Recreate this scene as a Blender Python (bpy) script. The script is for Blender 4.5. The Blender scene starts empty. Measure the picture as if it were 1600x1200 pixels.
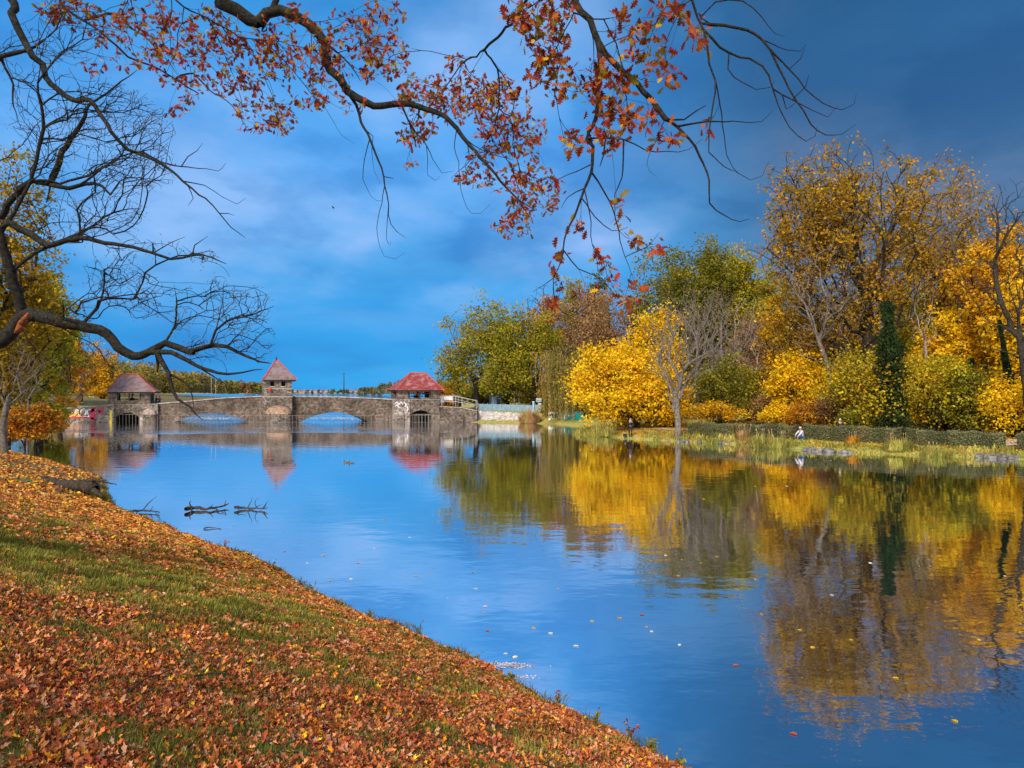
import bpy, bmesh, math, random
import numpy as np
from mathutils import Vector, Matrix
R = math.radians
rng = np.random.default_rng(7)
random.seed(7)
scene = bpy.context.scene
C = scene.collection

# ------------------------------------------------------------------ camera
H0, F, HY = 4.2, 1067.0, 612.0          # eye height over the water, focal length and horizon in photo pixels
cd = bpy.data.cameras.new('camera'); cam = bpy.data.objects.new('camera', cd); C.objects.link(cam)
cam.location = (0, 0, H0); cam.rotation_euler = (R(90), 0, 0)
cd.sensor_width = 36; cd.lens = 24.0; cd.shift_y = 12/1600
cd.clip_start = 0.05; cd.clip_end = 12000
scene.camera = cam
scene.view_settings.view_transform = 'Standard'
scene.view_settings.look = 'None'
scene.view_settings.exposure = 0.0
scene.view_settings.gamma = 1.0

# ------------------------------------------------------------------ sky
SUN_EL, SUN_AZ = R(38), R(205)           # sun behind the camera, a little to the left
w = bpy.data.worlds.new("World"); scene.world = w; w.use_nodes = True
nt = w.node_tree; N = nt.nodes; LK = nt.links; N.clear()
def nd(t, **k):
    n = N.new(t)
    for a, b in k.items(): setattr(n, a, b)
    return n
def ramp(n, stops, interp='LINEAR'):
    cr = n.color_ramp; cr.interpolation = interp
    while len(cr.elements) > 1: cr.elements.remove(cr.elements[-1])
    cr.elements[0].position = stops[0][0]; cr.elements[0].color = (*stops[0][1], 1)
    for p, c in stops[1:]:
        e = cr.elements.new(p); e.color = (*c, 1)
tc = nd('ShaderNodeTexCoord'); sep = nd('ShaderNodeSeparateXYZ'); LK.new(tc.outputs['Generated'], sep.inputs[0])
rz = nd('ShaderNodeValToRGB')
LK.new(sep.outputs['Z'], rz.inputs[0])
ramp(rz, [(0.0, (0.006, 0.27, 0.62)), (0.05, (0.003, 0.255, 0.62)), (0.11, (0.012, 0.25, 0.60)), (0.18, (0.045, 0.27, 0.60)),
          (0.30, (0.085, 0.31, 0.68)), (0.42, (0.045, 0.26, 0.62)), (0.50, (0.02, 0.2, 0.50)), (0.68, (0.42, 0.5, 0.6)), (1.0, (0.72, 0.74, 0.78))])  # last stops: unseen zenith set pale and bright as added neutral fill
# cloud sheet: direction projected on a plane overhead
zz = nd('ShaderNodeMath', operation='ADD'); LK.new(sep.outputs['Z'], zz.inputs[0]); zz.inputs[1].default_value = 0.24
dx = nd('ShaderNodeMath', operation='DIVIDE'); LK.new(sep.outputs['X'], dx.inputs[0]); LK.new(zz.outputs[0], dx.inputs[1])
dy = nd('ShaderNodeMath', operation='DIVIDE'); LK.new(sep.outputs['Y'], dy.inputs[0]); LK.new(zz.outputs[0], dy.inputs[1])
cmb = nd('ShaderNodeCombineXYZ'); LK.new(dx.outputs[0], cmb.inputs[0]); LK.new(dy.outputs[0], cmb.inputs[1])
n1 = nd('ShaderNodeTexNoise'); LK.new(cmb.outputs[0], n1.inputs['Vector']); n1.inputs['Scale'].default_value = 1.35
n1.inputs['Detail'].default_value = 5; n1.inputs['Roughness'].default_value = 0.5; n1.inputs['Distortion'].default_value = 0.1
c1 = nd('ShaderNodeValToRGB'); LK.new(n1.outputs['Fac'], c1.inputs[0]); ramp(c1, [(0.42, (0, 0, 0)), (0.64, (1, 1, 1))], 'EASE')
mA = nd('ShaderNodeMix', data_type='RGBA'); LK.new(rz.outputs[0], mA.inputs['A']); mA.inputs['B'].default_value = (0.22, 0.39, 0.70, 1)
fa = nd('ShaderNodeMath', operation='MULTIPLY'); LK.new(c1.outputs[0], fa.inputs[0]); fa.inputs[1].default_value = 0.85
lo_ = nd('ShaderNodeMapRange'); LK.new(sep.outputs['Z'], lo_.inputs[0]); lo_.inputs[1].default_value = .06; lo_.inputs[2].default_value = .24; lo_.inputs[3].default_value = .12; lo_.interpolation_type = 'SMOOTHSTEP'
fb = nd('ShaderNodeMath', operation='MULTIPLY'); LK.new(fa.outputs[0], fb.inputs[0]); LK.new(lo_.outputs[0], fb.inputs[1]); LK.new(fb.outputs[0], mA.inputs['Factor'])
n2 = nd('ShaderNodeTexNoise'); LK.new(cmb.outputs[0], n2.inputs['Vector']); n2.inputs['Scale'].default_value = 0.8
n2.inputs['Detail'].default_value = 3
c2 = nd('ShaderNodeValToRGB'); LK.new(n2.outputs['Fac'], c2.inputs[0]); ramp(c2, [(0.45, (1, 1, 1)), (0.7, (0.50, 0.66, 0.78))], 'EASE')
mB = nd('ShaderNodeMix', data_type='RGBA', blend_type='MULTIPLY'); mB.inputs['Factor'].default_value = 1
LK.new(mA.outputs['Result'], mB.inputs['A']); LK.new(c2.outputs[0], mB.inputs['B'])
n5 = nd('ShaderNodeTexNoise'); LK.new(cmb.outputs[0], n5.inputs['Vector']); n5.inputs['Scale'].default_value = 2.6; n5.inputs['Detail'].default_value = 7; n5.inputs['Roughness'].default_value = .55; n5.inputs['Distortion'].default_value = 0
c5_ = nd('ShaderNodeValToRGB'); LK.new(n5.outputs['Fac'], c5_.inputs[0]); ramp(c5_, [(0.36, (0.58, 0.76, 0.86)), (0.52, (1, 1, 1)), (.68, (1.5, 1.13, 1.06))], 'EASE')
mB2 = nd('ShaderNodeMix', data_type='RGBA', blend_type='MULTIPLY'); mB2.inputs['Factor'].default_value = .8
lo2 = nd('ShaderNodeMath', operation='MULTIPLY'); LK.new(lo_.outputs[0], lo2.inputs[0]); lo2.inputs[1].default_value = .85; LK.new(lo2.outputs[0], mB2.inputs['Factor']); LK.new(mB.outputs['Result'], mB2.inputs['A']); LK.new(c5_.outputs[0], mB2.inputs['B']); mB = mB2
# unseen sky behind the camera, whitened as added fill light
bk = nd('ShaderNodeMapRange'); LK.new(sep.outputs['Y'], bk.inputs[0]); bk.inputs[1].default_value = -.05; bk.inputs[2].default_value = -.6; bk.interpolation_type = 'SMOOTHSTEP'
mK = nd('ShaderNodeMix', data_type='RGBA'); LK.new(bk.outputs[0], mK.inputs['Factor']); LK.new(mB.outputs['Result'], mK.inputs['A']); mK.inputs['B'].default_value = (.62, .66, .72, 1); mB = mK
# heavy cloud bank to the upper right
dot = nd('ShaderNodeVectorMath', operation='DOT_PRODUCT'); LK.new(tc.outputs['Generated'], dot.inputs[0])
v = Vector((0.66, 0.62, 0.36)).normalized(); dot.inputs[1].default_value = v
dn = nd('ShaderNodeMath', operation='MULTIPLY_ADD'); LK.new(n2.outputs['Fac'], dn.inputs[0]); dn.inputs[1].default_value = 0.14; LK.new(dot.outputs['Value'], dn.inputs[2])
c3 = nd('ShaderNodeValToRGB'); LK.new(dn.outputs[0], c3.inputs[0]); ramp(c3, [(0.84, (0, 0, 0)), (1.06 if False else 1.0, (1, 1, 1))], 'EASE')
mC = nd('ShaderNodeMix', data_type='RGBA', blend_type='MULTIPLY'); LK.new(mB.outputs['Result'], mC.inputs['A']); mC.inputs['B'].default_value = (0.36, 0.36, 0.37, 1)
LK.new(c3.outputs[0], mC.inputs['Factor'])
sky = nd('ShaderNodeTexSky', sky_type='NISHITA'); sky.sun_disc = False; sky.sun_elevation = SUN_EL; sky.sun_rotation = SUN_AZ
sk = nd('ShaderNodeMix', data_type='RGBA', blend_type='ADD'); sk.inputs['Factor'].default_value = 0.005
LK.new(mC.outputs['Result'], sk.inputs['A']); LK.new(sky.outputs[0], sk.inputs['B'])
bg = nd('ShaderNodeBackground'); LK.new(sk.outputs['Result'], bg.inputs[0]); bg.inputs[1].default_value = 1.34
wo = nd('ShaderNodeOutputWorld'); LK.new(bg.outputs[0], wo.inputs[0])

sd = bpy.data.lights.new('sun', 'SUN'); sun = bpy.data.objects.new('sun', sd); C.objects.link(sun)
sd.energy = 5.0; sd.angle = R(14); sd.color = (1.0, 0.90, 0.74)
# nishita sun_rotation is clockwise from +Y seen from above
sdir = Vector((math.sin(SUN_AZ)*math.cos(SUN_EL), math.cos(SUN_AZ)*math.cos(SUN_EL), math.sin(SUN_EL)))
sun.rotation_euler = sdir.to_track_quat('Z', 'Y').to_euler()

# ------------------------------------------------------------------ helpers
def at(px, py, Y):
    return np.array([(px-800)/F*Y, Y, H0-(py-HY)/F*Y])
def XZ(px, py, Y=93.4):
    a = at(px, py, Y); return a[0], a[2]
def proj(P):
    P = np.asarray(P); return 800+P[..., 0]/P[..., 1]*F, HY-(P[..., 2]-H0)/P[..., 1]*F

def tag(o, label=None, cat=None, group=None, kind=None):
    if label: o['label'] = label
    if cat: o['category'] = cat
    if group: o['group'] = group
    if kind: o['kind'] = kind
    return o
def empty(name, loc, label, cat, group=None, rz=0):
    o = bpy.data.objects.new(name, None); C.objects.link(o); o.location = [float(a) for a in loc]; o.rotation_euler = (0, 0, rz)
    o.empty_display_size = 0.3
    return tag(o, label, cat, group)
def link(name, me, mat=None, parent=None):
    o = bpy.data.objects.new(name, me); C.objects.link(o)
    if mat is not None and len(me.materials) == 0: me.materials.append(mat)
    if parent is not None: o.parent = parent
    return o
def np_mesh(name, V, Fc, tint=None, smooth=False):
    """V (n,3), Fc (m,k) all faces with k corners"""
    me = bpy.data.meshes.new(name); V = np.asarray(V, np.float32); Fc = np.asarray(Fc, np.int32)
    m, k = Fc.shape
    me.vertices.add(len(V)); me.vertices.foreach_set('co', V.ravel())
    me.loops.add(m*k); me.loops.foreach_set('vertex_index', Fc.ravel())
    me.polygons.add(m); me.polygons.foreach_set('loop_start', np.arange(0, m*k, k, dtype=np.int32))
    me.polygons.foreach_set('loop_total', np.full(m, k, np.int32))
    if smooth: me.polygons.foreach_set('use_smooth', np.ones(m, bool))
    if tint is not None:
        a = me.attributes.new('tint', 'FLOAT_COLOR', 'FACE')
        t = np.ones((m, 4), np.float32); t[:, :3] = tint; a.data.foreach_set('color', t.ravel())
    me.update(calc_edges=True)
    return me
def obj(name, V, Fc, mat, parent=None, origin=(0, 0, 0), tint=None, smooth=False):
    return link(name, np_mesh(name, np.asarray(V)-np.asarray(origin), Fc, tint, smooth), mat, parent)

class MB:
    """collects polygons of any size; builds one mesh"""
    def __init__(s): s.v = []; s.f = []
    def add(s, vs, fs):
        b = len(s.v); s.v += [tuple(map(float, p)) for p in vs]; s.f += [tuple(b+i for i in f) for f in fs]
    def box(s, x0, x1, y0, y1, z0, z1):
        s.add([(x0, y0, z0), (x1, y0, z0), (x1, y1, z0), (x0, y1, z0), (x0, y0, z1), (x1, y0, z1), (x1, y1, z1), (x0, y1, z1)],
              [(0, 3, 2, 1), (4, 5, 6, 7), (0, 1, 5, 4), (1, 2, 6, 5), (2, 3, 7, 6), (3, 0, 4, 7)])
    def bar(s, a, b, r, n=8, r2=None):
        a = Vector(a); b = Vector(b); d = (b-a).normalized(); u = d.orthogonal().normalized(); v = d.cross(u)
        r2 = r if r2 is None else r2
        vs = []
        for p, q in ((a, r), (b, r2)):
            for i in range(n):
                t = 2*math.pi*i/n; vs.append(p+u*math.cos(t)*q+v*math.sin(t)*q)
        s.add(vs, [(i, (i+1) % n, n+(i+1) % n, n+i) for i in range(n)]+[tuple(range(n))[::-1], tuple(range(n, 2*n))])
    def prism(s, pts, y0, y1):
        """pts: outline in (x,z), extruded y0..y1"""
        n = len(pts)
        s.add([(p[0], y0, p[1]) for p in pts]+[(p[0], y1, p[1]) for p in pts],
              [tuple(range(n)), tuple(range(n, 2*n))[::-1]]+[(i, i+n, (i+1) % n+n, (i+1) % n) for i in range(n)])
    def lathe(s, prof, c=(0, 0, 0), n=16, a0=0, a1=2*math.pi):
        m = len(prof); vs = []
        full = abs(a1-a0-2*math.pi) < 1e-6
        k = n if full else n+1
        for i in range(k):
            t = a0+(a1-a0)*i/n
            for r, z in prof: vs.append((c[0]+r*math.cos(t), c[1]+r*math.sin(t), c[2]+z))
        fs = []
        for i in range(n):
            j = (i+1) % k
            for q in range(m-1): fs.append((i*m+q, j*m+q, j*m+q+1, i*m+q+1))
        s.add(vs, fs)
    def build(s, name, mat, parent=None, smooth=False, origin=(0, 0, 0)):
        me = bpy.data.meshes.new(name)
        o = origin
        me.from_pydata([(a-o[0], b-o[1], c-o[2]) for a, b, c in s.v], [], s.f)
        if smooth:
            for p in me.polygons: p.use_smooth = True
        bm = bmesh.new(); bm.from_mesh(me); bmesh.ops.recalc_face_normals(bm, faces=bm.faces); bm.to_mesh(me); bm.free()
        return link(name, me, mat, parent)

# ------------------------------------------------------------------ materials
def mat(name):
    m = bpy.data.materials.new(name); m.use_nodes = True; t = m.node_tree; t.nodes.clear()
    o = t.nodes.new('ShaderNodeOutputMaterial')
    def n(k, **kw):
        x = t.nodes.new(k)
        for a, b in kw.items(): setattr(x, a, b)
        return x
    return m, n, t.links.new, o
def noise_mat(name, c0, c1, scale=4, rough=0.8, bump=0.3, detail=6, dist=0.02, extra=None, p0=0.35, p1=0.65, coord='Object'):
    m, n, L, o = mat(name)
    tcn = n('ShaderNodeTexCoord'); ns = n('ShaderNodeTexNoise'); L(tcn.outputs[coord], ns.inputs['Vector'])
    ns.inputs['Scale'].default_value = scale; ns.inputs['Detail'].default_value = detail
    r = n('ShaderNodeValToRGB'); L(ns.outputs['Fac'], r.inputs[0]); ramp(r, [(p0, c0), (p1, c1)])
    b = n('ShaderNodeBsdfPrincipled'); L(r.outputs[0], b.inputs['Base Color']); b.inputs['Roughness'].default_value = rough; b.inputs['Specular IOR Level'].default_value = 0.22
    bp = n('ShaderNodeBump'); bp.inputs['Strength'].default_value = bump; bp.inputs['Distance'].default_value = dist
    ns2 = n('ShaderNodeTexNoise'); L(tcn.outputs[coord], ns2.inputs['Vector']); ns2.inputs['Scale'].default_value = scale*4; ns2.inputs['Detail'].default_value = 4
    L(ns2.outputs['Fac'], bp.inputs['Height']); L(bp.outputs[0], b.inputs['Normal']); L(b.outputs[0], o.inputs[0])
    return m
def leaf_mat(name, trans=0.4, rough=0.55, vary=0.25):
    m, n, L, o = mat(name)
    a = n('ShaderNodeAttribute'); a.attribute_name = 'tint'
    d = n('ShaderNodeBsdfPrincipled'); d.inputs['Roughness'].default_value = rough; d.inputs['Specular IOR Level'].default_value = 0.1
    tcn = n('ShaderNodeTexCoord'); ns = n('ShaderNodeTexNoise'); L(tcn.outputs['Object'], ns.inputs['Vector']); ns.inputs['Scale'].default_value = 6
    hs = n('ShaderNodeHueSaturation'); L(a.outputs['Color'], hs.inputs['Color'])
    mr = n('ShaderNodeMapRange'); L(ns.outputs['Fac'], mr.inputs[0]); mr.inputs[1].default_value = 0.3; mr.inputs[2].default_value = 0.7
    mr.inputs[3].default_value = 1-vary; mr.inputs[4].default_value = 1+vary; L(mr.outputs[0], hs.inputs['Value'])
    L(hs.outputs[0], d.inputs['Base Color'])
    t = n('ShaderNodeBsdfTranslucent'); L(hs.outputs[0], t.inputs[0])
    x = n('ShaderNodeMixShader'); x.inputs[0].default_value = trans; L(d.outputs[0], x.inputs[1]); L(t.outputs[0], x.inputs[2]); L(x.outputs[0], o.inputs[0])
    return m
def plain(name, c, rough=0.6, metal=0.0, var=0.25):
    return noise_mat(name, tuple(a*(1-var) for a in c), tuple(min(1, a*(1+var)) for a in c), 3, rough, 0.15)
def stone_mat(name, ca, cb, mortar, sc=1.0, bw=0.55, bh=0.28, blotch=(0.5, 0.45, 0.4)):
    m, n, L, o = mat(name)
    tcn = n('ShaderNodeTexCoord'); mp = n('ShaderNodeMapping'); mp.inputs['Rotation'].default_value = (R(90), 0, 0)
    L(tcn.outputs['Object'], mp.inputs[0])
    wn = n('ShaderNodeTexNoise'); L(mp.outputs[0], wn.inputs['Vector']); wn.inputs['Scale'].default_value = 1.3
    wm = n('ShaderNodeMix', data_type='RGBA', blend_type='LINEAR_LIGHT'); wm.inputs['Factor'].default_value = 0.1
    L(mp.outputs[0], wm.inputs['A']); L(wn.outputs['Color'], wm.inputs['B'])
    br = n('ShaderNodeTexBrick'); L(wm.outputs['Result'], br.inputs['Vector'])
    br.inputs['Scale'].default_value = sc; br.inputs['Brick Width'].default_value = bw; br.inputs['Row Height'].default_value = bh
    br.inputs['Mortar Size'].default_value = 0.025; br.inputs['Mortar Smooth'].default_value = 0.3; br.inputs['Bias'].default_value = 0
    br.inputs['Color1'].default_value = (*ca, 1); br.inputs['Color2'].default_value = (*cb, 1); br.inputs['Mortar'].default_value = (*mortar, 1)
    vo = n('ShaderNodeTexVoronoi'); L(mp.outputs[0], vo.inputs['Vector']); vo.inputs['Scale'].default_value = 3.8
    hv = n('ShaderNodeHueSaturation'); L(br.outputs['Color'], hv.inputs['Color'])
    sp = n('ShaderNodeSeparateColor'); L(vo.outputs['Color'], sp.inputs[0])
    mr = n('ShaderNodeMapRange'); L(sp.outputs[0], mr.inputs[0]); mr.inputs[3].default_value = 0.45; mr.inputs[4].default_value = 1.65; L(mr.outputs[0], hv.inputs['Value'])
    mr2 = n('ShaderNodeMapRange'); L(sp.outputs[1], mr2.inputs[0]); mr2.inputs[3].default_value = 0.47; mr2.inputs[4].default_value = 0.53; L(mr2.outputs[0], hv.inputs['Hue'])
    ns = n('ShaderNodeTexNoise'); L(tcn.outputs['Object'], ns.inputs['Vector']); ns.inputs['Scale'].default_value = 0.5; ns.inputs['Detail'].default_value = 6
    rr = n('ShaderNodeValToRGB'); L(ns.outputs['Fac'], rr.inputs[0]); ramp(rr, [(0.35, blotch), (0.65, (1.1, 1.08, 1.05))])
    mm = n('ShaderNodeMix', data_type='RGBA', blend_type='MULTIPLY'); mm.inputs['Factor'].default_value = 1
    L(hv.outputs[0], mm.inputs['A']); L(rr.outputs[0], mm.inputs['B'])
    b = n('ShaderNodeBsdfPrincipled'); L(mm.outputs['Result'], b.inputs['Base Color']); b.inputs['Roughness'].default_value = 0.9
    bp = n('ShaderNodeBump'); bp.inputs['Strength'].default_value = 0.8; bp.inputs['Distance'].default_value = 0.05
    L(sp.outputs[2], bp.inputs['Height']); L(bp.outputs[0], b.inputs['Normal']); L(b.outputs[0], o.inputs[0])
    return m
def tile_mat(name, ca, cb, moss=(0.25, 0.2, 0.2), mossy=0.5):
    m, n, L, o = mat(name)
    tcn = n('ShaderNodeTexCoord')
    mp = n('ShaderNodeMapping'); mp.inputs['Rotation'].default_value = (R(90), 0, 0); L(tcn.outputs['Object'], mp.inputs[0])
    br = n('ShaderNodeTexBrick'); L(mp.outputs[0], br.inputs['Vector']); br.inputs['Scale'].default_value = 1
    br.inputs['Brick Width'].default_value = 0.24; br.inputs['Row Height'].default_value = 0.22; br.inputs['Mortar Size'].default_value = 0.02
    br.inputs['Color1'].default_value = (*ca, 1); br.inputs['Color2'].default_value = (*cb, 1); br.inputs['Mortar'].default_value = (*[c*0.35 for c in ca], 1)
    ns = n('ShaderNodeTexNoise'); L(tcn.outputs['Object'], ns.inputs['Vector']); ns.inputs['Scale'].default_value = 1.6; ns.inputs['Detail'].default_value = 8
    rr = n('ShaderNodeValToRGB'); L(ns.outputs['Fac'], rr.inputs[0]); ramp(rr, [(0.60-mossy*0.25, (0, 0, 0)), (0.72-mossy*0.2, (0.9, 0.9, 0.9))])
    mm = n('ShaderNodeMix', data_type='RGBA'); L(rr.outputs[0], mm.inputs['Factor']); L(br.outputs['Color'], mm.inputs['A']); mm.inputs['B'].default_value = (*moss, 1)
    b = n('ShaderNodeBsdfPrincipled'); L(mm.outputs['Result'], b.inputs['Base Color']); b.inputs['Roughness'].default_value = 0.75
    L(b.outputs[0], o.inputs[0])
    return m

M = {}
M['leaf'] = leaf_mat('leaves', 0.4)
M['near_leaf'] = leaf_mat('oak_leaves', 0.35, 0.45, 0.3)
M['litter'] = leaf_mat('litter_leaves', 0.1, 0.6, 0.3)
M['grass'] = leaf_mat('grass_blades', 0.35, 0.6, 0.2)
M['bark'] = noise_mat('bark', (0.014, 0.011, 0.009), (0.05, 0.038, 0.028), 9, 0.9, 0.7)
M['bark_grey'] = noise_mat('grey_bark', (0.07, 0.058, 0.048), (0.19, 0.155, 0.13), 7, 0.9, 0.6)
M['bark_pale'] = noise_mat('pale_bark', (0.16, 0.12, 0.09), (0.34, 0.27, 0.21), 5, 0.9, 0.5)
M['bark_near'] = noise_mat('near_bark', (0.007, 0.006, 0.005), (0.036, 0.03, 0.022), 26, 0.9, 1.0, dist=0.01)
M['wood'] = noise_mat('wet_wood', (0.018, 0.014, 0.011), (0.07, 0.052, 0.035), 14, 0.8, 0.9)
M['stone'] = stone_mat('bridge_stone', (0.10, 0.078, 0.068), (0.175, 0.14, 0.122), (0.055, 0.045, 0.042), 1.4)
M['stone_pale'] = stone_mat('pale_stone', (0.19, 0.16, 0.15), (0.28, 0.245, 0.235), (0.09, 0.075, 0.07), 1.3)
M['stone_brown'] = stone_mat('brown_stone', (0.085, 0.062, 0.05), (0.14, 0.105, 0.085), (0.045, 0.035, 0.03), 1.4)
M['coping'] = noise_mat('coping_stone', (0.2, 0.17, 0.15), (0.36, 0.32, 0.3), 2, 0.9, 0.4)
M['dome'] = noise_mat('cutwater_stone', (0.14, 0.11, 0.1), (0.40, 0.30, 0.27), 3.5, 0.9, 0.6)
M['dome_rust'] = noise_mat('cutwater_rust', (0.14, 0.10, 0.08), (0.40, 0.25, 0.16), 3.5, 0.9, 0.6)
M['roof_grey'] = tile_mat('weathered_tiles', (0.20, 0.095, 0.09), (0.13, 0.085, 0.09), (0.17, 0.13, 0.145), 0.7)
M['roof_red'] = tile_mat('red_tiles', (0.26, 0.022, 0.026), (0.17, 0.022, 0.024), (0.26, 0.12, 0.125), 0.5)
M['ridge'] = plain('ridge_tiles', (0.34, 0.06, 0.05))
M['dark'] = plain('dark_void', (0.012, 0.011, 0.012), 0.9)
M['darkwood'] = plain('dark_timber', (0.03, 0.024, 0.02))
M['steel'] = plain('galvanised_steel', (0.32, 0.32, 0.33), 0.5)
M['rail'] = plain('dull_steel', (0.17, 0.15, 0.14), 0.7)
M['yellow'] = plain('yellow_paint', (0.75, 0.55, 0.02), var=0.1)
M['black'] = plain('black_paint', (0.02, 0.02, 0.02))
M['red'] = plain('red_paint', (0.6, 0.01, 0.03), var=0.1)
M['white'] = plain('white_paint', (0.72, 0.74, 0.76), var=0.1)
M['bluefence'] = plain('blue_grey_sheet', (0.16, 0.27, 0.37), var=0.15)
M['bluehut'] = plain('blue_boards', (0.03, 0.07, 0.13))
M['bluepost'] = plain('light_blue_paint', (0.22, 0.42, 0.62), var=0.1)
M['teal'] = noise_mat('teal_paint', (0.01, 0.28, 0.30), (0.02, 0.46, 0.45), 1.2, 0.6, 0.2)
M['magenta'] = plain('magenta_spray', (0.45, 0.02, 0.07))
M['spray_white'] = plain('white_spray', (0.55, 0.54, 0.6), var=0.1)
M['spray_dark'] = plain('dark_spray', (0.04, 0.04, 0.09))
M['spray_orange'] = plain('orange_spray', (0.75, 0.36, 0.04), var=0.1)
M['riprap'] = noise_mat('pale_rubble', (0.28, 0.25, 0.25), (0.6, 0.54, 0.53), 3, 0.9, 0.9, dist=0.08)
M['rock'] = noise_mat('bank_rock', (0.05, 0.045, 0.045), (0.18, 0.16, 0.15), 2, 0.9, 0.9, dist=0.05)
M['skin'] = plain('skin', (0.45, 0.27, 0.19), var=0.05)
M['foam'] = plain('pale_foam', (0.6, 0.63, 0.68), var=0.1)

# ------------------------------------------------------------------ terrain
near_shore = [(60, -48), (30, -20), (12, -3), (6, 3.6), (3.45, 6.0), (1.92, 7.58), (1.12, 8.4), (.36, 9.4), (-.92, 10.9), (-2.3, 12.3), (-3.9, 13.9),
              (-5.6, 16.1), (-7.6, 18), (-9.4, 19.7), (-11, 21.3), (-14.2, 24.5), (-16.6, 28), (-19.4, 32.5), (-26.5, 39.6), (-35, 47), (-41.5, 57),
              (-50, 70), (-59, 84), (-61.5, 92.6), (-60, 95), (-54.2, 96.5), (-56, 112), (-84, 200), (-160, 330), (-420, 800), (-900, 1700)]
near_poly = near_shore+[(-1400, 1700), (-900, -400), (60, -400)]
far_shore = [(-10.2, 94.2), (-5.8, 93.8), (-2, 92.6), (1.9, 91), (6, 88), (8.6, 80), (7.2, 72), (6.2, 68), (7.7, 65.5), (10.5, 61), (14, 57.5), (17.7, 54), (20.8, 49.2), (25.7, 45.7),
             (31.7, 42.3), (46, 35), (80, 18), (200, -40)]
far_poly = far_shore+[(900, -40), (900, 1300), (260, 900), (40, 620), (-22, 300), (-24, 180), (-14, 125), (-10.2, 98)]
def sdist(x, y, poly):
    x = np.asarray(x, float); y = np.asarray(y, float)
    P = np.array(poly, float); Q = np.roll(P, -1, 0); d = np.full(x.shape, 1e9); ins = np.zeros(x.shape, bool)
    for (ax, ay), (bx, by) in zip(P, Q):
        ex, ey = bx-ax, by-ay; t = np.clip(((x-ax)*ex+(y-ay)*ey)/(ex*ex+ey*ey), 0, 1)
        d = np.minimum(d, np.hypot(x-ax-t*ex, y-ay-t*ey))
        c = ((ay > y) != (by > y)) & (x < (bx-ax)*(y-ay)/(by-ay+1e-12)+ax); ins ^= c
    return np.where(ins, d, -d)
def wob(x, y):
    return (np.sin(x*1.3+y*.7)+np.sin(x*.53-y*1.1+2)+np.sin(x*2.9+y*2.3+1)*.5)/2.5
def z_near(x, y):
    s = sdist(x, y, near_poly)+0.1*wob(x*2.3, y*2.3)+.07*wob(x*7.1, y*6.3)
    z = np.interp(s, [-4, -0.6, 0, 0.28, 6.9, 13, 60], [-1.6, -0.4, 0.0, 0.20, 2.5, 2.9, 3.2])
    return z+np.where(s > 0.5, 0.06*wob(x, y)*np.clip(s/3, 0, 1), 0)
def z_far(x, y):
    s = sdist(x, y, far_poly)+0.25*wob(x*.9, y*.9)
    z = np.interp(s, [-5, -1, 0, 0.5, 4, 10, 40, 200], [-1.6, -0.5, 0.0, 0.22, 0.55, 0.8, 1.6, 3])
    x = np.asarray(x); z = z+0.85*np.clip((s-1.2)/2.5, 0, 1)*np.clip((9-x)/3, 0, 1)*np.clip((np.asarray(y)-84)/4, 0, 1)
    return z+np.where(s > 1, 0.1*wob(x*.4, y*.4), 0)
def axis(stops):
    out = []
    for (a, b, st) in stops: out += list(np.arange(a, b, st))
    return np.array(out+[stops[-1][1]])
def grid(name, xs, ys, zf, m, keep):
    X, Y = np.meshgrid(xs, ys); Z = zf(X, Y)
    V = np.stack([X, Y, Z], -1).reshape(-1, 3); nx, ny = len(xs), len(ys)
    i = np.arange(nx*ny).reshape(ny, nx); Fc = np.stack([i[:-1, :-1], i[:-1, 1:], i[1:, 1:], i[1:, :-1]], -1).reshape(-1, 4)
    k = keep(X, Y).reshape(-1); Fc = Fc[k[Fc].any(1)]
    return tag(obj(name, V, Fc, m, smooth=True), kind='structure')

# near bank material: soil, moss green and leaf colours broken up finely
def ground_mat(name, cols, scale, soil, patch=0.25, green=(0.10, 0.13, 0.02)):
    m, n, L, o = mat(name)
    tcn = n('ShaderNodeTexCoord'); vo = n('ShaderNodeTexVoronoi'); L(tcn.outputs['Object'], vo.inputs['Vector']); vo.inputs['Scale'].default_value = scale
    sp = n('ShaderNodeSeparateColor'); L(vo.outputs['Color'], sp.inputs[0])
    r = n('ShaderNodeValToRGB'); L(sp.outputs[0], r.inputs[0]); ramp(r, [(i/len(cols), c) for i, c in enumerate(cols)], 'CONSTANT')
    ns = n('ShaderNodeTexNoise'); L(tcn.outputs['Object'], ns.inputs['Vector']); ns.inputs['Scale'].default_value = patch; ns.inputs['Detail'].default_value = 8; ns.inputs['Roughness'].default_value = .65
    rr = n('ShaderNodeValToRGB'); L(ns.outputs['Fac'], rr.inputs[0]); ramp(rr, [(0.47, (0, 0, 0)), (0.56, (1, 1, 1))])
    g = n('ShaderNodeMix', data_type='RGBA'); L(rr.outputs[0], g.inputs['Factor']); L(r.outputs[0], g.inputs['A'])
    n3 = n('ShaderNodeTexNoise'); L(tcn.outputs['Object'], n3.inputs['Vector']); n3.inputs['Scale'].default_value = scale*.8
    r3 = n('ShaderNodeValToRGB'); L(n3.outputs['Fac'], r3.inputs[0]); ramp(r3, [(0.35, tuple(c*.5 for c in green)), (0.65, tuple(c*1.5 for c in green))]); L(r3.outputs[0], g.inputs['B'])
    b = n('ShaderNodeBsdfPrincipled'); L(g.outputs['Result'], b.inputs['Base Color']); b.inputs['Roughness'].default_value = 0.95
    bp = n('ShaderNodeBump'); bp.inputs['Strength'].default_value = 0.7; bp.inputs['Distance'].default_value = 0.03; L(sp.outputs[1], bp.inputs['Height']); L(bp.outputs[0], b.inputs['Normal'])
    L(b.outputs[0], o.inputs[0]); return m
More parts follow.
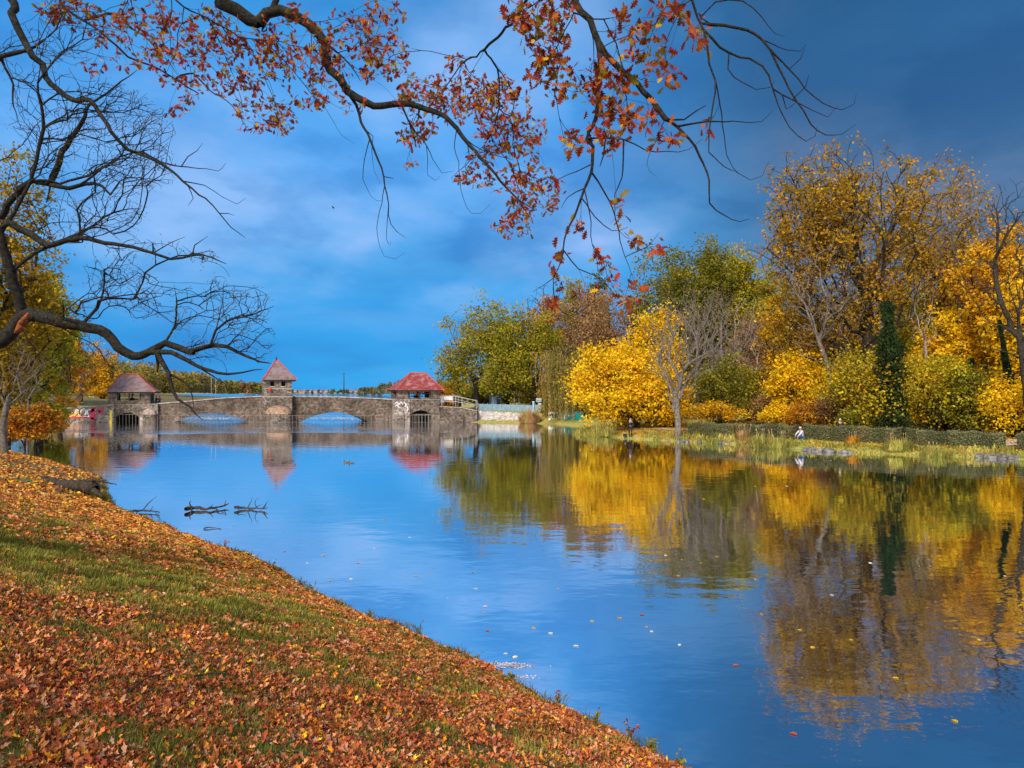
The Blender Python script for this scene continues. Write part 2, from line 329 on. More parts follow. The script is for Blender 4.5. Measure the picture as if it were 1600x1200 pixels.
M['near_ground'] = ground_mat('leafy_ground', [(0.10, 0.045, 0.02), (0.22, 0.08, 0.03), (0.06, 0.05, 0.018), (0.28, 0.13, 0.03), (0.05, 0.06, 0.015), (0.15, 0.05, 0.025)], 22, None, 0.6)
M['far_ground'] = ground_mat('far_grass', [(0.30, 0.30, 0.05), (0.38, 0.28, 0.06), (0.2, 0.22, 0.04), (0.45, 0.25, 0.06), (0.25, 0.27, 0.05), (0.33, 0.2, 0.06)], 5, None, 0.12, (0.2, 0.24, 0.05))
grid('ground', axis([(-900, -130, 60), (-130, -40, 3), (-40, -16, .8), (-16, 7, .16), (7, 40, 3), (40, 64, 8)]),
     axis([(-200, -20, 20), (-20, 0, 1.5), (0, 30, .18), (30, 100, 1.2), (100, 350, 10), (350, 1700, 90)]), z_near, M['near_ground'],
     lambda X, Y: sdist(X, Y, near_poly) > -8)
grid('far_bank', axis([(-14, 60, .6), (60, 130, 4), (130, 900, 60)]), axis([(-40, 30, 5), (30, 100, .6), (100, 250, 6), (250, 1300, 60)]), z_far, M['far_ground'],
     lambda X, Y: (sdist(X, Y, far_poly) > -6))

# water
def water_mat():
    m, n, L, o = mat('river_water')
    g = n('ShaderNodeNewGeometry'); sp = n('ShaderNodeSeparateXYZ'); L(g.outputs['Position'], sp.inputs[0])
    def nz(scale, detail=2, sx=1, sy=1, rough=.5):
        mp = n('ShaderNodeMapping'); L(g.outputs['Position'], mp.inputs[0]); mp.inputs['Scale'].default_value = (sx, sy, 1)
        a = n('ShaderNodeTexNoise'); L(mp.outputs[0], a.inputs['Vector']); a.inputs['Scale'].default_value = scale; a.inputs['Detail'].default_value = detail; a.inputs['Roughness'].default_value = rough
        return a.outputs['Fac']
    # calm and ruffled areas
    calm = n('ShaderNodeMapRange'); L(nz(.09, 3, .5, 1), calm.inputs[0]); calm.inputs[1].default_value = .38; calm.inputs[2].default_value = .66; calm.inputs[3].default_value = .35; calm.inputs[4].default_value = 1.3
    # ruffled band in front of the bridge and open lake behind it
    yy = n('ShaderNodeMath', operation='MULTIPLY_ADD'); L(nz(.12, 3), yy.inputs[0]); yy.inputs[1].default_value = 10; L(sp.outputs['Y'], yy.inputs[2])
    band = n('ShaderNodeValToRGB')
    yn = n('ShaderNodeMath', operation='DIVIDE'); L(yy.outputs[0], yn.inputs[0]); yn.inputs[1].default_value = 200
    L(yn.outputs[0], band.inputs[0]); ramp(band, [(0.0, (0, 0, 0)), (.368, (0, 0, 0)), (.378, (1, 1, 1)), (.392, (1, 1, 1)), (.404, (.3, .3, .3)), (.47, (0.4, .4, .4)), (.52, (.6, .6, .6)), (1, (1, 1, 1))])
    xm = n('ShaderNodeMapRange'); L(sp.outputs['X'], xm.inputs[0]); xm.inputs[1].default_value = -6; xm.inputs[2].default_value = -11
    bm_ = n('ShaderNodeMath', operation='MULTIPLY'); L(band.outputs[0], bm_.inputs[0]); L(xm.outputs[0], bm_.inputs[1])
    amp = n('ShaderNodeMath', operation='MULTIPLY_ADD'); L(bm_.outputs[0], amp.inputs[0]); amp.inputs[1].default_value = 9; L(calm.outputs[0], amp.inputs[2])
    h1 = n('ShaderNodeMath', operation='MULTIPLY'); L(nz(1.1, 3, .7, 1.2), h1.inputs[0]); L(amp.outputs[0], h1.inputs[1])
    h2 = n('ShaderNodeMath', operation='MULTIPLY'); L(nz(5.0, 2, .6, 1.2), h2.inputs[0]); h2.inputs[1].default_value = 0.10
    h2b = n('ShaderNodeMath', operation='MULTIPLY'); L(h2.outputs[0], h2b.inputs[0]); L(amp.outputs[0], h2b.inputs[1])
    hs = n('ShaderNodeMath', operation='ADD'); L(h1.outputs[0], hs.inputs[0]); L(h2b.outputs[0], hs.inputs[1])
    bp = n('ShaderNodeBump'); bp.inputs['Strength'].default_value = 1; bp.inputs['Distance'].default_value = 0.011; L(hs.outputs[0], bp.inputs['Height'])
    lw = n('ShaderNodeFresnel'); lw.inputs['IOR'].default_value = 1.33
    mr = n('ShaderNodeMapRange'); L(lw.outputs[0], mr.inputs[0]); mr.inputs[1].default_value = 0.0; mr.inputs[2].default_value = 0.5; mr.inputs[3].default_value = 0.86; mr.inputs[4].default_value = 0.97
    gl = n('ShaderNodeBsdfGlossy'); gl.inputs['Roughness'].default_value = 0.03; gl.inputs['Color'].default_value = (.96, .98, 1, 1); L(bp.outputs[0], gl.inputs['Normal'])
    df = n('ShaderNodeBsdfDiffuse'); df.inputs['Color'].default_value = (0.010, 0.035, 0.06, 1)
    mx = n('ShaderNodeMixShader'); L(mr.outputs[0], mx.inputs[0]); L(df.outputs[0], mx.inputs[1]); L(gl.outputs[0], mx.inputs[2]); L(mx.outputs[0], o.inputs[0])
    return m
tag(obj('water', [(-3000, -400, 0), (3000, -400, 0), (3000, 5000, 0), (-3000, 5000, 0)], [(0, 1, 2, 3)], water_mat()), kind='structure')
tag(obj('river_bed', [(-6000, -2000, -1.8), (6000, -2000, -1.8), (6000, 9000, -1.8), (-6000, 9000, -1.8)], [(0, 1, 2, 3)], M['rock']), kind='structure')

# ------------------------------------------------------------------ leaves and branches
def unit(a): return a/np.maximum(np.linalg.norm(a, axis=-1, keepdims=True), 1e-9)
def leaf_quads(Cn, L_, W_, up=0.3):
    n = len(Cn); u = unit(rng.normal(size=(n, 3))*[1, 1, 1-up*.6]); nn = unit(rng.normal(size=(n, 3))+[0, -.25, up])
    v = unit(np.cross(nn, u)); L_ = np.broadcast_to(L_, n)[:, None]; W_ = np.broadcast_to(W_, n)[:, None]
    V = np.stack([Cn-u*L_*.5, Cn+v*W_*.5-u*L_*.05, Cn+u*L_*.5, Cn-v*W_*.5+u*L_*.08], 1).reshape(-1, 3)
    return V, np.arange(4*n).reshape(-1, 4)
OAK = [(0, .02), (.14, .04), (.24, .22), (.33, .07), (.46, .34), (.56, .10), (.68, .36), (.78, .12), (.88, .2), (1.0, .0)]
MAP = [(0, .03), (.22, .40), (.36, .20), (.58, .42), (.72, .18), (1.0, 0)]
SIMPLE = [(0, .02), (.35, .26), (.7, .2), (1.0, 0)]
def leaf_shapes(Cn, u, nrm, L_, T, fold=.25, curl=.25):
    """lobed leaves; stations along the midrib, each half a strip of quads"""
    n = len(Cn); u = unit(u); v = unit(np.cross(nrm, u)); w_ = np.cross(u, v); T = np.array(T); k = len(T)
    L_ = np.broadcast_to(L_, n)[:, None, None]
    t = T[:, 0][None, :, None]; wd = T[:, 1][None, :, None]
    cu = (curl*rng.uniform(-1, 1, n))[:, None, None]
    mid = Cn[:, None]+u[:, None]*t*L_+w_[:, None]*(cu*t*t*L_)
    fd = (fold*rng.uniform(.2, 1.4, n))[:, None, None]
    fw = np.where(wd > .15, .07, 0)
    e1 = mid+v[:, None]*wd*L_+u[:, None]*fw*L_+w_[:, None]*(wd*fd*L_); e2 = mid-v[:, None]*wd*L_+u[:, None]*fw*L_+w_[:, None]*(wd*fd*L_)
    V = np.concatenate([mid, e1, e2], 1).reshape(-1, 3)
    i = np.arange(k-1); q = np.concatenate([np.stack([i, i+1, k+i+1, k+i], 1), np.stack([i+1, i, 2*k+i, 2*k+i+1], 1)])
    Fc = (np.arange(n)*3*k)[:, None, None]+q[None]
    return V, Fc.reshape(-1, 4), 2*(k-1)
PAL = {
 'oakgold': [(4, (.46, .30, .018)), (3, (.58, .32, .014)), (2, (.28, .23, .018)), (2, (.36, .15, .014))],
 'olivegold': [(4, (.40, .33, .02)), (3, (.56, .34, .015)), (2, (.22, .21, .02)), (2, (.62, .42, .015)), (1, (.42, .17, .015))],
 'oakdark': [(4, (.46, .24, .015)), (3, (.30, .17, .014)), (2.5, (.56, .27, .014)), (2, (.24, .18, .016)), (1, (.64, .4, .02))],
 'linden': [(4, (.30, .28, .02)), (3, (.42, .33, .018)), (2, (.19, .2, .02)), (1, (.45, .26, .018))],
 'yellow': [(5, (.92, .60, .012)), (3, (.88, .48, .010)), (1.5, (.74, .56, .02)), (.7, (.6, .3, .01))],
 'gold': [(4, (.84, .47, .012)), (3, (.74, .34, .012)), (2, (.6, .43, .02)), (1.5, (.46, .2, .012))],
 'orange': [(4, (.55, .22, .015)), (3, (.62, .31, .02)), (2, (.36, .12, .015)), (1, (.3, .2, .02))],
 'oak': [(4, (.44, .23, .018)), (3, (.33, .18, .016)), (2.5, (.56, .25, .018)), (2, (.24, .17, .018)), (1.4, (.62, .37, .02))],
 'olive': [(4, (.22, .21, .022)), (3, (.30, .25, .02)), (2, (.13, .15, .02)), (1.5, (.42, .30, .02))],
 'yellowgreen': [(4, (.42, .38, .02)), (3, (.58, .44, .018)), (2, (.24, .26, .025)), (1, (.5, .27, .018))],
 'green': [(4, (.12, .15, .02)), (3, (.17, .18, .022)), (2, (.08, .11, .018))],
 'ivy': [(4, (.035, .06, .018)), (3, (.05, .08, .02)), (2, (.02, .035, .012))],
 'pinkbrown': [(4, (.38, .19, .09)), (3, (.44, .26, .11)), (2, (.28, .13, .06)), (2, (.4, .27, .06))],
 'willow': [(4, (.32, .25, .06)), (3, (.38, .24, .07)), (2, (.22, .22, .05))],
 'red': [(4, (.33, .032, .012)), (3, (.42, .07, .014)), (2.0, (.52, .15, .016)), (1.3, (.5, .33, .02)), (1.2, (.26, .26, .03)), (2, (.15, .022, .012))],
 'shrubred': [(4, (.6, .2, .02)), (3, (.7, .36, .02)), (2, (.5, .1, .02)), (2, (.4, .32, .03))],
 'hedge': [(4, (.22, .23, .12)), (3, (.30, .28, .14)), (2, (.14, .16, .08)), (1.2, (.38, .26, .1))],
 'bank': [(4, (.36, .36, .07)), (3, (.46, .38, .09)), (2, (.22, .27, .05)), (1.5, (.42, .26, .08)), (1, (.6, .48, .16))],
 'reed': [(4, (.5, .33, .16)), (3, (.56, .26, .12)), (2, (.45, .4, .12))],
 'farwood': [(3, (.36, .27, .05)), (3, (.26, .24, .06)), (2, (.46, .28, .04)), (2, (.2, .18, .08)), (1.5, (.34, .17, .07))],
 'hills': [(3, (.14, .17, .10)), (3, (.18, .17, .10)), (1, (.26, .2, .08))],
}
def pick(pal, n):
    P = PAL[pal]; w_ = np.array([p[0] for p in P]); c = np.array([p[1] for p in P]); return c[rng.choice(len(P), n, p=w_/w_.sum())]
def tints(pal, cl, base_mix=.55):
    """cl: cluster index per leaf"""
    nc = int(cl.max())+1 if len(cl) else 1
    cc = pick(pal, nc)[cl]; lc = pick(pal, len(cl)); t = cc*base_mix+lc*(1-base_mix)
    return t*rng.uniform(.75, 1.2, (len(cl), 1))*rng.uniform(.62, 1.15, nc)[cl][:, None]

def catmull(P, seg):
    P = np.asarray(P, float); Q = np.vstack([2*P[0]-P[1], P, 2*P[-1]-P[-2]]); out = []
    for i in range(1, len(Q)-2):
        p0, p1, p2, p3 = Q[i-1:i+3]; m = max(1, int(np.linalg.norm(p2-p1)/seg))
        for t in np.arange(m)/m:
            out.append(.5*((2*p1)+(-p0+p2)*t+(2*p0-5*p1+4*p2-p3)*t*t+(-p0+3*p1-3*p2+p3)*t**3))
    out.append(P[-1]); return np.array(out)
class Skel:
    def __init__(s):
        s.P = np.zeros((0, 3)); s.par = []; s.R = []; s.L = np.zeros(0); s.ch = []; s.tips = []
    def path(s, pts, r0, r1, start=None, seg=.25, wig=0.0):
        pts = np.asarray(pts, float)
        if start == 'near':
            start = int(np.argmin(np.linalg.norm(s.P-pts[0], axis=1))) if len(s.P) else None
        if start is not None: pts = np.vstack([s.P[start], pts[1:]])
        C_ = catmull(pts, seg); n = len(C_)
        if wig: C_[1:] += rng.normal(size=(n-1, 3))*wig
        if start is not None: C_ = C_[1:]
        rr = np.linspace(r0, r1, len(C_)); b = len(s.P)
        prev = -1 if start is None else start
        d = np.linalg.norm(np.diff(np.vstack([s.P[start] if start is not None else C_[0], C_]), axis=0), axis=1)
        L0 = s.L[start] if start is not None else 0
        s.P = np.vstack([s.P, C_]); s.L = np.concatenate([s.L, L0+np.cumsum(d)])
        for i in range(len(C_)): s.par.append(prev if i == 0 else b+i-1)
        s.R += list(rr); s.ch.append(([start] if start is not None else [])+list(range(b, b+len(C_)))); return len(s.P)-1
    def grow(s, T, seg=.8, k=.35, lift=.12, wig=.05, lo=0, minr=None, first=0):
        T = np.asarray(T); base = s.P[0]
        T = T[np.argsort(np.linalg.norm(T-s.P[lo], axis=1)*rng.uniform(.8, 1.2, len(T)))]
        cap = len(s.P)+len(T)*12+10
        for t in T:
            D = np.linalg.norm(s.P[first:]-t, axis=1); c = D+k*s.L[first:]
            i = int(np.argmin(c))+first; d = D[i-first]
            if d < .02: continue
            a = s.P[i]; m = max(2, int(d/seg)+1)
            # leave roughly along the parent's heading, then bend
            h = a-s.P[s.par[i]] if s.par[i] >= 0 else np.array([0, 0, 1.]); h = h/max(1e-6, np.linalg.norm(h))
            ctl = a+(t-a)*.45+h*d*.18+np.array([0, 0, lift*d])+rng.normal(size=3)*d*.07
            q = (np.arange(1, m+1)/m)[:, None]
            Q = (1-q)**2*a+2*q*(1-q)*ctl+q*q*t; Q[:-1] += rng.normal(size=(m-1, 3))*wig*min(1, d)
            b = len(s.P); dl = np.linalg.norm(np.diff(np.vstack([a, Q]), axis=0), axis=1)
            s.P = np.vstack([s.P, Q]); s.L = np.concatenate([s.L, s.L[i]+np.cumsum(dl)])
            for j in range(m): s.par.append(i if j == 0 else b+j-1)
            s.R += [0]*m; s.ch.append([i]+list(range(b, b+m))); s.tips.append(b+m-1)
    def finish(s, rtip, p=2.3, scale=1.0):
        n = len(s.P); A = np.zeros(n); kids = np.zeros(n, int); par = s.par
        for i in range(n-1, -1, -1):
            if A[i] == 0: A[i] = rtip**p
            A[i] += (rtip*.25)**p
            if par[i] >= 0: A[par[i]] += A[i]
        r = A**(1/p)*scale; s.r = np.maximum(r, np.array(s.R)); return s
    def tubes(s, rmin=0.0, maxr=None, taper=.7):
        VV = []; FF = []; b = 0
        r_ = s.r if maxr is None else np.minimum(s.r, maxr)
        for ch in s.ch:
            P = s.P[ch]; r = r_[ch].copy()
            if len(ch) < 2: continue
            if s.par[ch[1]] == ch[0] and s.par[ch[0]] != -1: r[0] = min(r[0], r[1]*1.25)
            r[-1] *= taper
            if r.max() < rmin: continue
            ns = 10 if r.max() > .12 else 7 if r.max() > .05 else 5 if r.max() > .02 else 3
            T = unit(np.gradient(P, axis=0)); ref = np.array([.31, .52, .79]) if abs(T[0] @ np.array([.31, .52, .79])) < .9 else np.array([1., 0, 0])
            U = unit(np.cross(T, ref)); W = np.cross(T, U); a = np.arange(ns)*2*np.pi/ns
            ring = P[:, None]+r[:, None, None]*(U[:, None]*np.cos(a)[None, :, None]+W[:, None]*np.sin(a)[None, :, None])
            n = len(P); i = np.arange(n*ns).reshape(n, ns); j = np.roll(i, -1, 1)
            FF.append(np.stack([i[:-1], j[:-1], j[1:], i[1:]], -1).reshape(-1, 4)+b); VV.append(ring.reshape(-1, 3)); b += n*ns
        return np.vstack(VV), np.vstack(FF)

def crown_targets(c, r, n, lobes=9, shell=.55, lob=.5, flat=.0):
    """points in a union of sub-lobes inside the ellipsoid c, r"""
    L_ = unit(rng.normal(size=(lobes, 3))+[0, 0, .15])
    LC = L_*rng.uniform(.38, .72, (lobes, 1)); LC[:, 0] *= 1.08; LR = rng.uniform(lob*.62, lob, lobes)
    k = rng.integers(0, lobes, n); d = unit(rng.normal(size=(n, 3)))*(rng.random((n, 1))**shell)
    P = LC[k]+d*LR[k][:, None]
    u = rng.random(n) < .4; m = int(u.sum()); P[u] = unit(rng.normal(size=(m, 3)))*(rng.random((m, 1))**.42)*.96
    ang = np.arctan2(P[:, 2], P[:, 0]); P *= (1+.07*np.sin(ang*3+lobes)+.05*np.sin(ang*7+n))[:, None]
    P /= np.percentile(np.abs(P), 98.5, axis=0)*1.05
    return np.asarray(c)+P*np.asarray(r), k
def ground_z(x, Y):
    return float(max(z_far(np.array([x]), np.array([Y]))[0], z_near(np.array([x]), np.array([Y]))[0]))

def tree(name, label, cat, px, Y, top, bot, hw, pal, cpx=None, nT=260, lpt=36, leaf=.24, bark='bark', trunk_r=.3, spread=.75, group=None, lean=0,
         lobes=10, trunks=1, fork=.35, lift=.12, sig=None, depth=1.0, rtip=.018, k=.35, lob=.52, shell=.5, leafmul=1.0):
    """one tree; px = trunk foot, cpx/top/bot/hw = crown box in photo pixels at distance Y"""
    x = (px-800)/F*Y; z0 = ground_z(x, Y)-.1; cpx = px if cpx is None else cpx
    cx = (cpx-800)/F*Y; zt = H0-(top-HY)/F*Y; zb = H0-(bot-HY)/F*Y; rx = hw/F*Y
    c = np.array([cx, Y, (zt+zb)/2]); r = np.array([rx*1.0, rx*depth, (zt-zb)*.5])
    root = empty(name, (x, Y, z0), label, cat, group); S = Skel()
    for q in range(trunks):
        off = (np.array([rng.normal()*.35, rng.normal()*.3, 0]) if trunks > 1 else np.zeros(3))
        tgt = c+np.array([rng.normal()*.12*rx if trunks == 1 else (q/(trunks-1)-.5)*rx*1.1, rng.normal()*.1*rx, r[2]*(.1 if trunks == 1 else rng.uniform(-.3, .2))])
        b0 = np.array([x, Y, z0])+off; h = zb+(c[2]-zb)*fork-z0; mid = b0+np.array([lean*h*.5+rng.normal()*.12, 0, h*.55]); f = b0+np.array([lean*h+rng.normal()*.2, rng.normal()*.15, h])
        kk_ = 1 if trunks == 1 else .65
        S.path([b0, mid, f], trunk_r*kk_, trunk_r*.72*kk_, None, seg=.6, wig=.02)
        if trunks > 1: S.path([f, (f+tgt)/2+rng.normal(size=3)*.3, tgt], trunk_r*.4, .03, 'near', seg=.6, wig=.03)
    T, kk = crown_targets(c, r, nT, lobes, shell, lob)
    T = T[T[:, 2] > z0+.5]
    # main limbs first: one per lobe centre
    S.grow(T[rng.choice(len(T), min(12, len(T)), replace=False)], seg=.9, k=.6, lift=lift, wig=.08)
    n0 = len(S.tips); S.grow(T, seg=.8, k=k, lift=lift, wig=.05)
    S.finish(rtip, 2.3 if lpt else 2.1); V, Fc = S.tubes(maxr=trunk_r*.9)
    o = (x, Y, z0)
    obj('trunk', V, Fc, M[bark], root, o, smooth=True)
    if lpt > 0:
        tips = S.P[S.tips]; sg = sig if sig else max(.35, rx*.105)
        cl = np.repeat(np.arange(len(tips)), lpt); n = len(cl)
        Cn = tips[cl]+rng.normal(size=(n, 3))*sg*[1, 1, .75]
        # sparse and dense clumps
        keep = rng.random(n) < np.clip(rng.uniform(.45, 1.25, len(tips)), 0, 1)[cl]; Cn = Cn[keep]; cl = cl[keep]; n = len(cl)
        m_ = Cn[:, 2] > z0+.3; Cn = Cn[m_]; cl = cl[m_]; n = len(cl)
        sz = leaf*rng.uniform(.6, 1.25, n); V, Fc = leaf_quads(Cn, sz*1.15, sz*.8)
        obj('foliage', V, Fc, M['leaf'], root, o, tint=tints(pal, cl))
    return root


# ================================================================== BRIDGE
YB = 93.4
def zx(px, py, Y=YB): return XZ(px, py, Y)
def arch_wall(mb, px0, px1, top, a0, a1, spring, crown, y0, y1, bot=-1.0, Y=YB, n=18):
    """wall outline with an arched opening; top = list of (px,py)"""
    pts = [(zx(px0, 0, Y)[0], bot)]
    if a0 is not None:
        xa, zs = zx(a0, spring, Y); xb, _ = zx(a1, spring, Y); zc = zx(0, crown, Y)[1]
        pts.append((xa, bot))
        for i in range(n+1):
            t = i/n; pts.append((xa+(xb-xa)*t, zs+(zc-zs)*(1-(2*t-1)**2)))
        pts.append((xb, bot))
    pts.append((zx(px1, 0, Y)[0], bot))
    pts += [zx(px, py, Y) for px, py in reversed(top)]
    mb.prism(pts, y0, y1)
bx0 = zx(233, 660)[0]
bridge = empty('stone_bridge', (zx(330, 660)[0], YB, 0), 'long low stone road bridge with two wide flat arches over the river', 'bridge')
BO = tuple(bridge.location)
def bpart(mb, name, m, parent=bridge, smooth=False, o=None):
    return mb.build(name, m, parent, smooth, BO if o is None else o)
top1 = [(246, 631.5), (290, 628), (350, 622.5), (410, 620)]
m_ = MB(); arch_wall(m_, 246, 410, top1, 268, 394, 663, 645.5, YB+.35, YB+6); wl = bpart(m_, 'span_wall', M['stone_brown'])
m_ = MB()
for i in range(3):
    (xa, za), (xb, zb) = zx(*top1[i]), zx(*top1[i+1]); m_.add([(xa, YB+.22, za), (xb, YB+.22, zb), (xb, YB+.75, zb), (xa, YB+.75, za), (xa, YB+.22, za+.14), (xb, YB+.22, zb+.14), (xb, YB+.75, zb+.14), (xa, YB+.75, za+.14)], [(0, 3, 2, 1), (4, 5, 6, 7), (0, 1, 5, 4), (1, 2, 6, 5), (2, 3, 7, 6), (3, 0, 4, 7)])
bpart(m_, 'coping', M['coping'])
top2 = [(455, 620.5), (530, 621), (600, 624), (614, 625)]
m_ = MB(); arch_wall(m_, 455, 614, top2, 464, 584, 663, 644.5, YB+.35, YB+6); bpart(m_, 'span_wall', M['stone_brown'])
m_ = MB()
for i in range(3):
    (xa, za), (xb, zb) = zx(*top2[i]), zx(*top2[i+1]); m_.add([(xa, YB+.22, za), (xb, YB+.22, zb), (xb, YB+.75, zb), (xa, YB+.75, za), (xa, YB+.22, za+.14), (xb, YB+.22, zb+.14), (xb, YB+.75, zb+.14), (xa, YB+.75, za+.14)], [(0, 3, 2, 1), (4, 5, 6, 7), (0, 1, 5, 4), (1, 2, 6, 5), (2, 3, 7, 6), (3, 0, 4, 7)])
bpart(m_, 'coping', M['coping'])
# piers with rounded cutwaters
def cutwater(px0, px1, ytop, ycyl, yf, m, parent, o, sq=.8):
    xa = zx(px0, 0)[0]; xb = zx(px1, 0)[0]; r = (xb-xa)/2; zc = zx(0, ycyl)[1]; zt = zx(0, ytop)[1]; mb = MB()
    mb.lathe([(r, -1), (r, zc*.5), (r, zc)], (0, 0, 0), 24, math.pi, 2*math.pi)
    mb.v = [((xa+xb)/2+x, yf+y*sq, z) for x, y, z in mb.v]
    cw = mb.build('cutwater', M['stone'], parent, True, o); mb = MB()
    mb.lathe([(r*1.03, zc-.04), (r*1.03, zc+.04)]+[(r*math.cos(t), zc+.05+(zt-zc)*math.sin(t)) for t in np.linspace(.05, math.pi/2, 10)], (0, 0, 0), 24, math.pi, 2*math.pi)
    mb.v = [((xa+xb)/2+x+.04*math.sin(z*23+x*17), yf+y*sq, z) for x, y, z in mb.v]
    if parent.parent is None: mb.build('cutwater_cap', m, cw, True, o)
    else: mb.build('cutwater_cap', m, parent, True, o)
    return cw
m_ = MB(); m_.box(zx(218.3, 0)[0], zx(246.5, 0)[0], YB-.12, YB+6.2, -1, zx(0, 631.6)[1]+.12); p1 = bpart(m_, 'pier', M['stone_pale'])
cutwater(223, 245, 638, 647, YB-.1, M['dome'], p1, BO, .7)
m_ = MB(); m_.box(zx(613.5, 0)[0], zx(640, 0)[0], YB-.12, YB+6.2, -1, zx(0, 624.5)[1]+.12); p2 = bpart(m_, 'pier', M['stone_pale'])
cutwater(616, 632, 640, 648, YB-.1, M['stone_pale'], p2, BO, .5)
# deck between the parapets
m_ = MB(); deck = [(168, 636), (246, 633.5), (350, 625), (410, 623), (456, 623), (600, 626.5), (690, 630)]
for a, b in zip(deck[:-1], deck[1:]):
    (xa, za), (xb, zb) = zx(*a), zx(*b); m_.add([(xa, YB+.8, za-.5), (xb, YB+.8, zb-.5), (xb, YB+5.6, zb-.5), (xa, YB+5.6, za-.5), (xa, YB+.8, za-.2), (xb, YB+.8, zb-.2), (xb, YB+5.6, zb-.2), (xa, YB+5.6, za-.2)], [(0, 3, 2, 1), (4, 5, 6, 7), (0, 1, 5, 4), (1, 2, 6, 5), (2, 3, 7, 6), (3, 0, 4, 7)])
bpart(m_, 'deck', M['coping'])

def stroke(pts, wd, m, parent, o, y, name='graffiti', taper=True, th=.012):
    P = catmull([(zx(a, b)[0], 0, zx(a, b)[1]) for a, b in pts], .12); n = len(P); T = unit(np.gradient(P, axis=0)); S_ = np.stack([-T[:, 2], T[:, 0]*0, T[:, 0]], 1)
    wv = wd*(.6+.4*np.sin(np.linspace(.2, 2.9, n)))[:, None] if taper else np.full((n, 1), wd)
    A = P+S_*wv; B = P-S_*wv; mb = MB(); vs = [(p[0], y-th, p[2]) for p in A]+[(p[0], y-th, p[2]) for p in B]+[(p[0], y, p[2]) for p in A]+[(p[0], y, p[2]) for p in B]
    fs = []
    for i in range(n-1): fs += [(i, i+1, n+i+1, n+i), (2*n+i, 2*n+i+1, i+1, i), (3*n+i, 3*n+i+1, n+i+1, n+i)]
    mb.add(vs, fs); return mb.build(name, m, parent, False, o)

def hip_roof(mb, px0, px1, pe, pr0, pr1, pr, y0, y1, bell=.18, thick=.12):
    Yc = (y0+y1)/2
    xa, ze = XZ(px0, pe, y0); xb, _ = XZ(px1, pe, y0); ra, zr = XZ(pr0, pr, Yc); rb, _ = XZ(pr1, pr, Yc)
    ra += .40*(Yc-YB); rb += .40*(Yc-YB); rings = []
    for t, f in ((0, 0), (bell*.55, bell*.25), (bell*1.3, bell*.95), (.6, .56), (1, 1)):
        rings.append([(xa+(ra-xa)*t, y0+(Yc-y0)*t, ze+(zr-ze)*f), (xb+(rb-xb)*t, y0+(Yc-y0)*t, ze+(zr-ze)*f), (xb+(rb-xb)*t, y1+(Yc-y1)*t, ze+(zr-ze)*f), (xa+(ra-xa)*t, y1+(Yc-y1)*t, ze+(zr-ze)*f)])
    vs = [p for r in rings for p in r]; fs = []
    for k in range(len(rings)-1):
        for i in range(4): fs.append((k*4+i, k*4+(i+1) % 4, k*4+4+(i+1) % 4, k*4+4+i))
    b = len(vs); vs += [(x, y, z-thick) for x, y, z in rings[0]]
    for i in range(4): fs.append((b+i, b+(i+1) % 4, (i+1) % 4, i))
    fs.append((b+3, b+2, b+1, b)); mb.add(vs, fs)
    return rings
def ridge_bars(rings, parent, o):
    mb = MB(); n = len(rings)
    for i in range(4):
        for k in range(n-1):
            if (Vector(rings[k][i])-Vector(rings[k+1][i])).length > .02: mb.bar(rings[k][i], rings[k+1][i], .09, 6)
    a = rings[-1]
    if (Vector(a[0])-Vector(a[1])).length > .3: mb.bar((Vector(a[0])+Vector((-.05, 0, 0))), Vector(a[1])+Vector((.05, 0, 0)), .12, 6)
    return mb.build('ridge_tiles', M['ridge'], parent, False, o)

